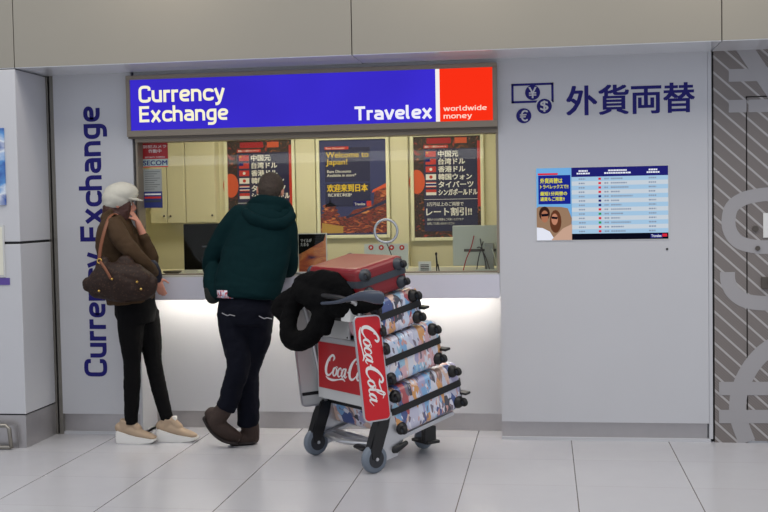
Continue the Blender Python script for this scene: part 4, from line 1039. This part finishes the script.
# hoodie
bm = B()
tube(bm, [K(268, 205, -.17, .09, .065), K(265, 212, -.19, .15, .085), K(263, 221, -.205, .195, .105), K(259, 240, -.22, .215, .125), K(254, 262, -.26, .225, .135), K(249, 283, -.30, .225, .145), K(246, 296, -.32, .215, .15)], n=24, caps=True, side=(1, -.05, 0), sub=3)
tube(bm, [K(246, 288, -.31, .212, .15), K(245, 300, -.325, .20, .142)], n=24, side=(1, -.05, 0))
SL_ = [K(240, 215, -.2, .075, .07), K(225, 236, -.19, .08, .075), K(215, 255, -.17, .072, .07), K(212, 270, -.14, .064, .062), K(219, 277, -.08, .055, .05), K(231, 275, -.03, .04, .036)]
SR_ = [K(284, 216, -.18, .068, .07), K(288, 235, -.17, .064, .07), K(289, 255, -.14, .06, .062), K(290, 268, -.1, .056, .055), K(286, 271, -.05, .05, .045), K(281, 271, -.01, .038, .036)]
tube(bm, SL_, n=16, caps='round', sub=4); tube(bm, SR_, n=16, caps='round', sub=4)
# bunched left side
tube(bm, [K(214, 272, -.22, .07, .06), K(212, 286, -.28, .062, .055), K(218, 294, -.31, .06, .05)], n=14, caps='round', sub=3)
remesh('hoodie', bm, MT['hoodie'], man, vox=.008, it=5, noise_amp=.0075, noise_sc=7, off=man.location)
# hood lying on the back
bm = B()
tube(bm, [K(246, 213, -.26, .035, .03), K(254, 220, -.30, .045, .035), K(270, 225, -.30, .042, .03), K(284, 223, -.27, .04, .03), K(292, 216, -.2, .035, .03)], n=14, caps='round', sub=4)
tube(bm, [K(248, 210, -.18, .03, .03), K(254, 204, -.10, .03, .03)], n=10, caps='round'); tube(bm, [K(290, 212, -.18, .03, .03), K(287, 206, -.10, .03, .03)], n=10, caps='round')
ball(bm, at(268, 211, -.21), .11, .065, .055)
tube(bm, [K(251, 207, -.17, .04, .04), K(258, 202, -.20, .045, .04), K(270, 203, -.215, .05, .04), K(282, 205, -.19, .045, .04), K(288, 210, -.15, .04, .04)], n=14, caps='round', sub=4)
remesh('hood', bm, MT['hoodie'], man, vox=.008, it=6, noise_amp=.004, noise_sc=9, off=man.location)
bm = B(); tube(bm, [K(212, 289, -.30, .052, .05), K(213, 297, -.31, .05, .045)], n=14, caps='round')
remesh('pocket_flap', bm, mat('dark_olive_lining', (24, 26, 22), .9), man, vox=.008, it=3, off=man.location)
bm = B(); tube(bm, [K(232, 291, -.33, .095, .12), K(231.5, 298.6, -.335, .088, .115)], n=20, side=(1, 0, 0))
shift(link('shirt_hem', bm, photo_mat('floral_shirt', [(40, 50, 110), (190, 60, 60), (210, 210, 220), (60, 110, 170)], (60, 60, 60), 1), man, smooth=True, label='multicoloured shirt hem'), man)
# jeans
bm = B()
tube(bm, [K(246, 298, -.32, .175, .125), K(246, 310, -.325, .183, .135), K(246, 322, -.32, .165, .13)], n=24, side=(1, 0, 0))
JA = [K(232, 312, -.33, .095, .11), K(235, 338, -.36, .09, .092), K(239, 364, -.38, .074, .076), K(233, 385, -.37, .068, .07), K(230, 399, -.365, .066, .066), K(225, 409, -.365, .064, .064)]
JB = [K(259, 312, -.32, .095, .11), K(257, 338, -.29, .088, .09), K(249, 368, -.27, .074, .076), K(248, 392, -.25, .072, .074), K(248, 408, -.24, .074, .076), K(248, 425, -.23, .07, .07)]
ball(bm, at(246, 322, -.32), .10, .11, .12); tube(bm, JA, n=18, caps=True, sub=4); tube(bm, JB, n=18, caps=True, sub=4)
je = remesh('jeans', bm, MT['jeans'], man, vox=.0075, it=4, noise_amp=.006, noise_sc=13, off=man.location)
for (x0, y0) in ((222, 313), (259, 316)):
    Y_ = -.475 if x0 < 240 else -.465
    bm = tube(B(), [K(x0, y0, Y_), K(x0 + 5, y0 + 2.5, Y_), K(x0 + 8, y0 + 1.8, Y_), K(x0 + 13, y0 + 3, Y_)], .0028, 6, sub=3); shift(link('pocket_stitching', bm, MT['stitch'], man), man)
# boots
def boot(pts, sole, flat=None):
    b_ = B()
    for p_ in pts: tube(b_, p_, n=16, caps='round', sub=3)
    o_ = remesh('boot', b_, MT['boot'], man, vox=.006, it=3, noise_amp=.002, noise_sc=25, off=man.location)
    s_ = B(); tube(s_, sole, n=14, caps='round', sub=3, side=(0, 1, 0)); k_ = remesh('boot_sole', s_, MT['bootsole'], man, vox=.006, it=2, off=man.location)
    k_.parent = o_
boot([[K(228, 403, -.365, .054, .054), K(222, 412, -.365, .056, .055), K(216, 420, -.365, .058, .055)], [K(212, 414, -.365, .05, .045), K(217, 424, -.36, .055, .05), K(226, 432, -.345, .055, .045), K(236, 438, -.31, .048, .03)]],
     [K(205, 418, -.365, .042, .014), K(212, 430, -.36, .044, .014), K(223, 439, -.345, .05, .014), K(236, 442.5, -.31, .045, .012)])
boot([[K(249, 418, -.23, .056, .056), K(250, 428, -.225, .06, .06), K(251, 437, -.225, .056, .045)], [K(253, 437, -.225, .05, .04), K(243, 439, -.25, .052, .04), K(233, 440.5, -.28, .045, .028)]],
     [tuple(Vector(at(254, 442, -.225)) * 1)[:2] + (.014, .045, .013), tuple(at(243, 443, -.25))[:2] + (.014, .048, .013), tuple(at(231, 443, -.285))[:2] + (.014, .042, .012)])

# ---- woman
wo = thing('person', 'woman in a white cap and brown jacket resting her chin on her hand', 'person', at(150, 441, -.2)); wo.location.z = 0
hf = Vector((.93, .30, -.16)); hu = Vector((.12, 0, 1))
bm = B()
Lw, Mw = head(bm, at(120, 203.5, -.16), hf, hu, .92)
tube(bm, [K(121, 210, -.17, .048, .048), K(117, 222, -.18, .052, .052)], n=12, side=(0, 1, 0))
tube(bm, [K(117, 222, -.18, .12, .07), K(116, 238, -.18, .15, .095), K(122, 262, -.18, .12, .09), K(130, 285, -.18, .14, .105), K(135, 305, -.18, .155, .115)], n=18, caps='round', side=(0, 1, 0), sub=2)
NR = [K(113, 230, -.33, .045, .045), K(127, 250, -.36, .040, .040), K(142, 264, -.33, .035, .035), K(150, 270, -.22, .028, .028), K(156, 276, -.12, .023, .021)]
FR = [K(121, 230, -.09, .045, .045), K(139, 247, -.08, .040, .040), K(152, 262, -.09, .035, .035), K(146, 242, -.10, .028, .028), K(138, 223, -.13, .022, .022)]
tube(bm, NR, n=12, caps='round', sub=3); tube(bm, FR, n=12, caps='round', sub=3)
hand(bm, at(156, 277, -.12), (.35, .0, -1), (.0, 1, .1), .82, .35, 1)
hand(bm, at(138, 222, -.13), (-.62, -.05, 1), (-.8, .1, -.3), .80, .55, 1)
WA = [K(131, 312, -.25, .085, .085), K(131, 338, -.25, .072, .074), K(132, 362, -.24, .046, .048), K(132, 388, -.24, .042, .044), K(131, 420, -.24, .028, .03)]
WB = [K(144, 312, -.11, .085, .085), K(149, 338, -.12, .070, .074), K(153, 362, -.13, .046, .048), K(159, 388, -.15, .042, .044), K(168, 418, -.17, .028, .03)]
tube(bm, WA, n=14, caps='round', sub=4); tube(bm, WB, n=14, caps='round', sub=4)
for (x, y, Y_) in ((130, 424, -.24), (168, 423, -.17)):
    tube(bm, [K(x - 2, y + 2, Y_, .03, .03), K(x + 6, y + 5, Y_, .028, .018), K(x + 13, y + 8, Y_, .024, .012)], n=12, caps='round', side=(0, 1, 0))
remesh('body', bm, MT['skin'], wo, vox=.006, it=3, off=wo.location)
face_parts(Lw, Mw, .94, wo, MT['hair_woman'])
# hair to the shoulders
bm = B(); ball(bm, Lw(0, -.025, .02), .082, .085, .09, Mw); ball(bm, Lw(0, -.05, -.05), .082, .06, .075, Mw); ball(bm, Lw(.0, -.065, -.10), .074, .05, .04, Mw)
ball(bm, Lw(.058, .035, -.04), .03, .046, .085, Mw); ball(bm, Lw(.05, -.01, -.09), .04, .045, .05, Mw); ball(bm, Lw(-.062, .012, -.05), .022, .036, .075, Mw)
remesh('hair', bm, MT['hair_woman'], wo, vox=.006, it=2, noise_amp=.006, noise_sc=28, off=wo.location)
# cap: soft puffed crown leaning back + band + brim
bm = B(); Rt = Mw @ Matrix.Rotation(R(14), 3, 'X')
ball(bm, Lw(0, -.002, .070), .102, .112, .078, Rt); ball(bm, Lw(0, -.022, .035), .102, .102, .083, Rt); ball(bm, Lw(0, -.045, .0), .090, .072, .058, Rt)
cap_o = remesh('cap', bm, MT['hat'], wo, vox=.006, it=4, noise_amp=.003, noise_sc=14, off=wo.location, label='puffed white cap')
bm = B(); q = []
for k in range(13):
    a_ = R(-75 + 150 * k / 12); q.append((math.sin(a_) * .082, .062 + math.cos(a_) * .035 + .03 * math.cos(a_)))
out = [(math.sin(R(-80 + 160 * k / 12)) * .088, .040 + math.cos(R(-80 + 160 * k / 12)) * .115) for k in range(13)]
inn = [(math.sin(R(80 - 160 * k / 12)) * .080, .02 + math.cos(R(80 - 160 * k / 12)) * .055) for k in range(13)]
prism(bm, out + inn, .009, lambda u, v, w_: Lw(u, v, .062 - (v - .05) * .22 + w_ - u * u * 1.8))
br_ = shift(link('cap_brim', bm, MT['hat'], cap_o), wo)
# jacket
bm = B()
tube(bm, [K(118, 214, -.18, .075, .06), K(117, 222, -.18, .155, .085), K(116, 238, -.18, .19, .12), K(119, 255, -.18, .175, .125), K(125, 275, -.18, .175, .14), K(130, 295, -.18, .185, .152), K(131, 303, -.18, .18, .148)], n=22, side=(0, 1, 0), sub=3)
tube(bm, [K(114, 226, -.31, .062, .062), K(122, 240, -.355, .062, .062), K(134, 254, -.36, .056, .056), K(144, 264, -.32, .052, .052), K(151, 270, -.22, .044, .044), K(154.5, 273, -.15, .035, .035)], n=14, caps='round', sub=4)
tube(bm, [K(122, 226, -.10, .062, .062), K(136, 242, -.085, .056, .056), K(151, 260, -.085, .052, .05), K(150, 253, -.09, .046, .046), K(144, 238, -.11, .036, .036)], n=14, caps='round', sub=4)
tube(bm, [K(108, 217, -.18, .10, .035), K(114, 211, -.18, .085, .03)], n=16, caps='round', side=(0, 1, 0))
remesh('jacket', bm, MT['jacket'], wo, vox=.0075, it=4, noise_amp=.006, noise_sc=11, off=wo.location)
bm = tube(B(), [K(152.5, 266, -.17, .040, .040), K(156, 273, -.14, .037, .037), K(158, 279, -.12, .030, .028)], n=14, caps='round', sub=2)
shift(link('cuff', bm, MT['bluegreydark'], wo, smooth=True, label='dark navy cuff'), wo)
# leggings
bm = B()
tube(bm, [K(134, 298, -.18, .155, .125), K(136, 312, -.18, .165, .13), K(138, 324, -.18, .15, .11)], n=22, side=(0, 1, 0))
tube(bm, [K(131, 312, -.25, .092, .092), K(131, 338, -.25, .078, .08), K(132, 362, -.24, .056, .058), K(132, 388, -.24, .054, .056), K(131, 424, -.24, .042, .044)], n=16, sub=4)
tube(bm, [K(145, 312, -.11, .092, .092), K(150, 338, -.12, .076, .08), K(153.5, 362, -.13, .056, .058), K(159, 388, -.15, .052, .055), K(168, 423, -.17, .040, .044)], n=16, sub=4)
remesh('leggings', bm, MT['leggings'], wo, vox=.0075, it=4, noise_amp=.003, noise_sc=16, off=wo.location)
# wedge sneakers
for i, (xh, xt, Yc) in enumerate(((118.5, 157, -.24), (159.5, 198, -.17))):
    hx = at(xh, 441, Yc).x; tx_ = at(xt, 441, Yc).x; L_ = tx_ - hx
    prof = [(0, 0), (.6, 0), (.88, .004), (1, .022), (1.0, .032), (.8, .03), (.5, .042), (.25, .066), (.0, .085), (-.02, .05)]
    bm = B(); fr_ = lambda u, v, w_: Vector((hx + L_ * u, Yc - .042 + w_, v)); prism(bm, [(u, v) for u, v in prof], .084, fr_)
    bmesh.ops.bevel(bm, geom=[e for e in bm.edges], offset=.006, segments=2, affect='EDGES')
    so = B(); 
    tube(so, [(hx + L_ * .06, Yc, .10, .036, .036), (hx + L_ * .30, Yc, .085, .042, .040), (hx + L_ * .58, Yc, .060, .042, .030), (hx + L_ * .82, Yc, .044, .040, .022), (hx + L_ * .93, Yc, .038, .032, .014)], n=16, caps='round', sub=3, side=(0, 1, 0))
    tube(so, [(hx + L_ * .20, Yc, .10, .042, .046), (hx + L_ * .24, Yc, .150, .042, .046)], n=16, side=(0, 1, 0))
    tube(so, [(hx + L_ * .30, Yc, .14, .03, .03), (hx + L_ * .52, Yc, .095, .032, .025)], n=14, caps='round', side=(0, 1, 0))
    sn = remesh('sneaker', so, MT['shoe'], wo, vox=.005, it=3, off=wo.location)
    ws = shift(link('wedge_sole', bm, MT['shoesole'], sn, smooth=False), wo)
    bm = tube(B(), [(hx + L_ * .48, Yc - .03, .088), (hx + L_ * .52, Yc, .105), (hx + L_ * .56, Yc + .03, .088)], .006, 8, sub=3); shift(link('strap', bm, MT['tan'], sn), wo)
    bm = bx(hx + L_ * .36, hx + L_ * .46, Yc - .018, Yc + .018, .125, .165, bev=.006); shift(link('tongue', bm, MT['shoesole'], sn), wo)

# ---- shoulder bag (held, so a thing of its own)
bg = thing('shoulder_bag', 'large brown patterned shoulder bag hanging at the hip of the woman', 'bag', at(120, 300, -.42))
bm = B()
tube(bm, [K(91, 284, -.41, .05, .06), K(103, 282, -.42, .11, .085), K(120, 281, -.43, .125, .095), K(138, 283, -.43, .115, .085), K(150, 286, -.42, .07, .05)], n=22, caps='round', sub=3, side=(0, 0, 1))
tube(bm, [K(97, 290, -.41, .05, .06), K(120, 293, -.42, .06, .08), K(146, 292, -.41, .05, .05)], n=18, caps='round', sub=3, side=(0, 0, 1))
ball(bm, at(104, 270, -.41), .055, .045, .09); ball(bm, at(125, 266, -.42), .06, .045, .07)
remesh('bag_body', bm, MT['bag'], bg, vox=.0075, it=4, noise_amp=.008, noise_sc=12, off=bg.location)
ring_pts = [K(102, 262, -.47), K(104, 252, -.46), K(107, 235, -.44), K(110, 222, -.38), K(113, 215.5, -.28)]
shift(link('strap', tube(B(), [K(99, 260, -.44, .012, .004), K(101, 245, -.42, .012, .004), K(105, 229, -.385, .012, .004), K(109, 218, -.33, .012, .004), K(114, 214, -.27, .012, .004), K(118, 217, -.22, .012, .004)], n=8, sub=4, side=(1, 0, 0)), MT['tan'], bg, smooth=True), bg)
shift(link('strap_end', tube(B(), [K(100, 261, -.50, .009, .004), K(106, 270, -.52, .009, .004), K(111, 279, -.53, .009, .004)], n=8, sub=3, side=(1, 0, 0)), MT['tan'], bg, smooth=True), bg)
shift(link('strap_ring', torus(B(), (at(99.5, 261, -.49).x, at(99.5, 261, -.49).z), .014, .004, lambda u, v, w_: Vector((u, -.49 - w_, v)), 16, 6), MT['gold'], bg, smooth=True), bg)
for (x, y) in ((99, 291), (137, 282), (141, 289), (112, 279)):
    shift(link('rivet', ball(B(), at(x, y, -.525 if x < 130 else -.515), .008, .010, .008, seg=10), MT['gold'], bg, smooth=True), bg)

# ================================================================== LIGHT
def area(name, loc, rot, sx, sy, e, c=(1, 1, 1)):
    l = bpy.data.lights.new(name, 'AREA'); l.shape = 'RECTANGLE'; l.size = sx; l.size_y = sy; l.energy = e; l.color = c
    o_ = bpy.data.objects.new(name, l); col.objects.link(o_); o_.location = loc; o_.rotation_euler = rot; return o_
area('booth_ceiling_lamp', (-1.6, 1.0, 2.42), (0, 0, 0), 2.2, .5, 22, (1, .91, .73))
area('hall_ceiling_light_field', (-.6, -2.5, 5.15), (0, 0, 0), 11, 3.2, 290, (1, .97, .93))
for x in (-2.25, -.45, .95): area('bulkhead_spot_lamp', (x, -.85, 3.35), (R(25), 0, 0), .12, .12, 3, (1, .86, .7))
ll = thing('linear_ceiling_light', 'long linear lamp on posts across the hall, mirrored in the booth glass', 'light', (-2.8, -9.3, 2.3))
shift(link('diffuser', bx(-6.2, -.9, -9.36, -9.24, 2.20, 2.34), emis('linear_lamp', (250, 250, 255), 4), ll), ll)
for x in (-5, -3, -1): shift(link('post', cyl(B(), (x, -9.3, 0), (x, -9.3, 2.2), .008, 8), MT['alu'], ll), ll)
w = bpy.data.worlds.new('World'); sc.world = w; w.use_nodes = True
bgd = w.node_tree.nodes['Background']; bgd.inputs['Color'].default_value = (.84, .89, 1.0, 1); bgd.inputs['Strength'].default_value = .66

vs = sc.view_settings
vs.view_transform = 'Standard'; vs.look = 'None'; vs.gamma = 1; vs.exposure = 0; vs.use_curve_mapping = False
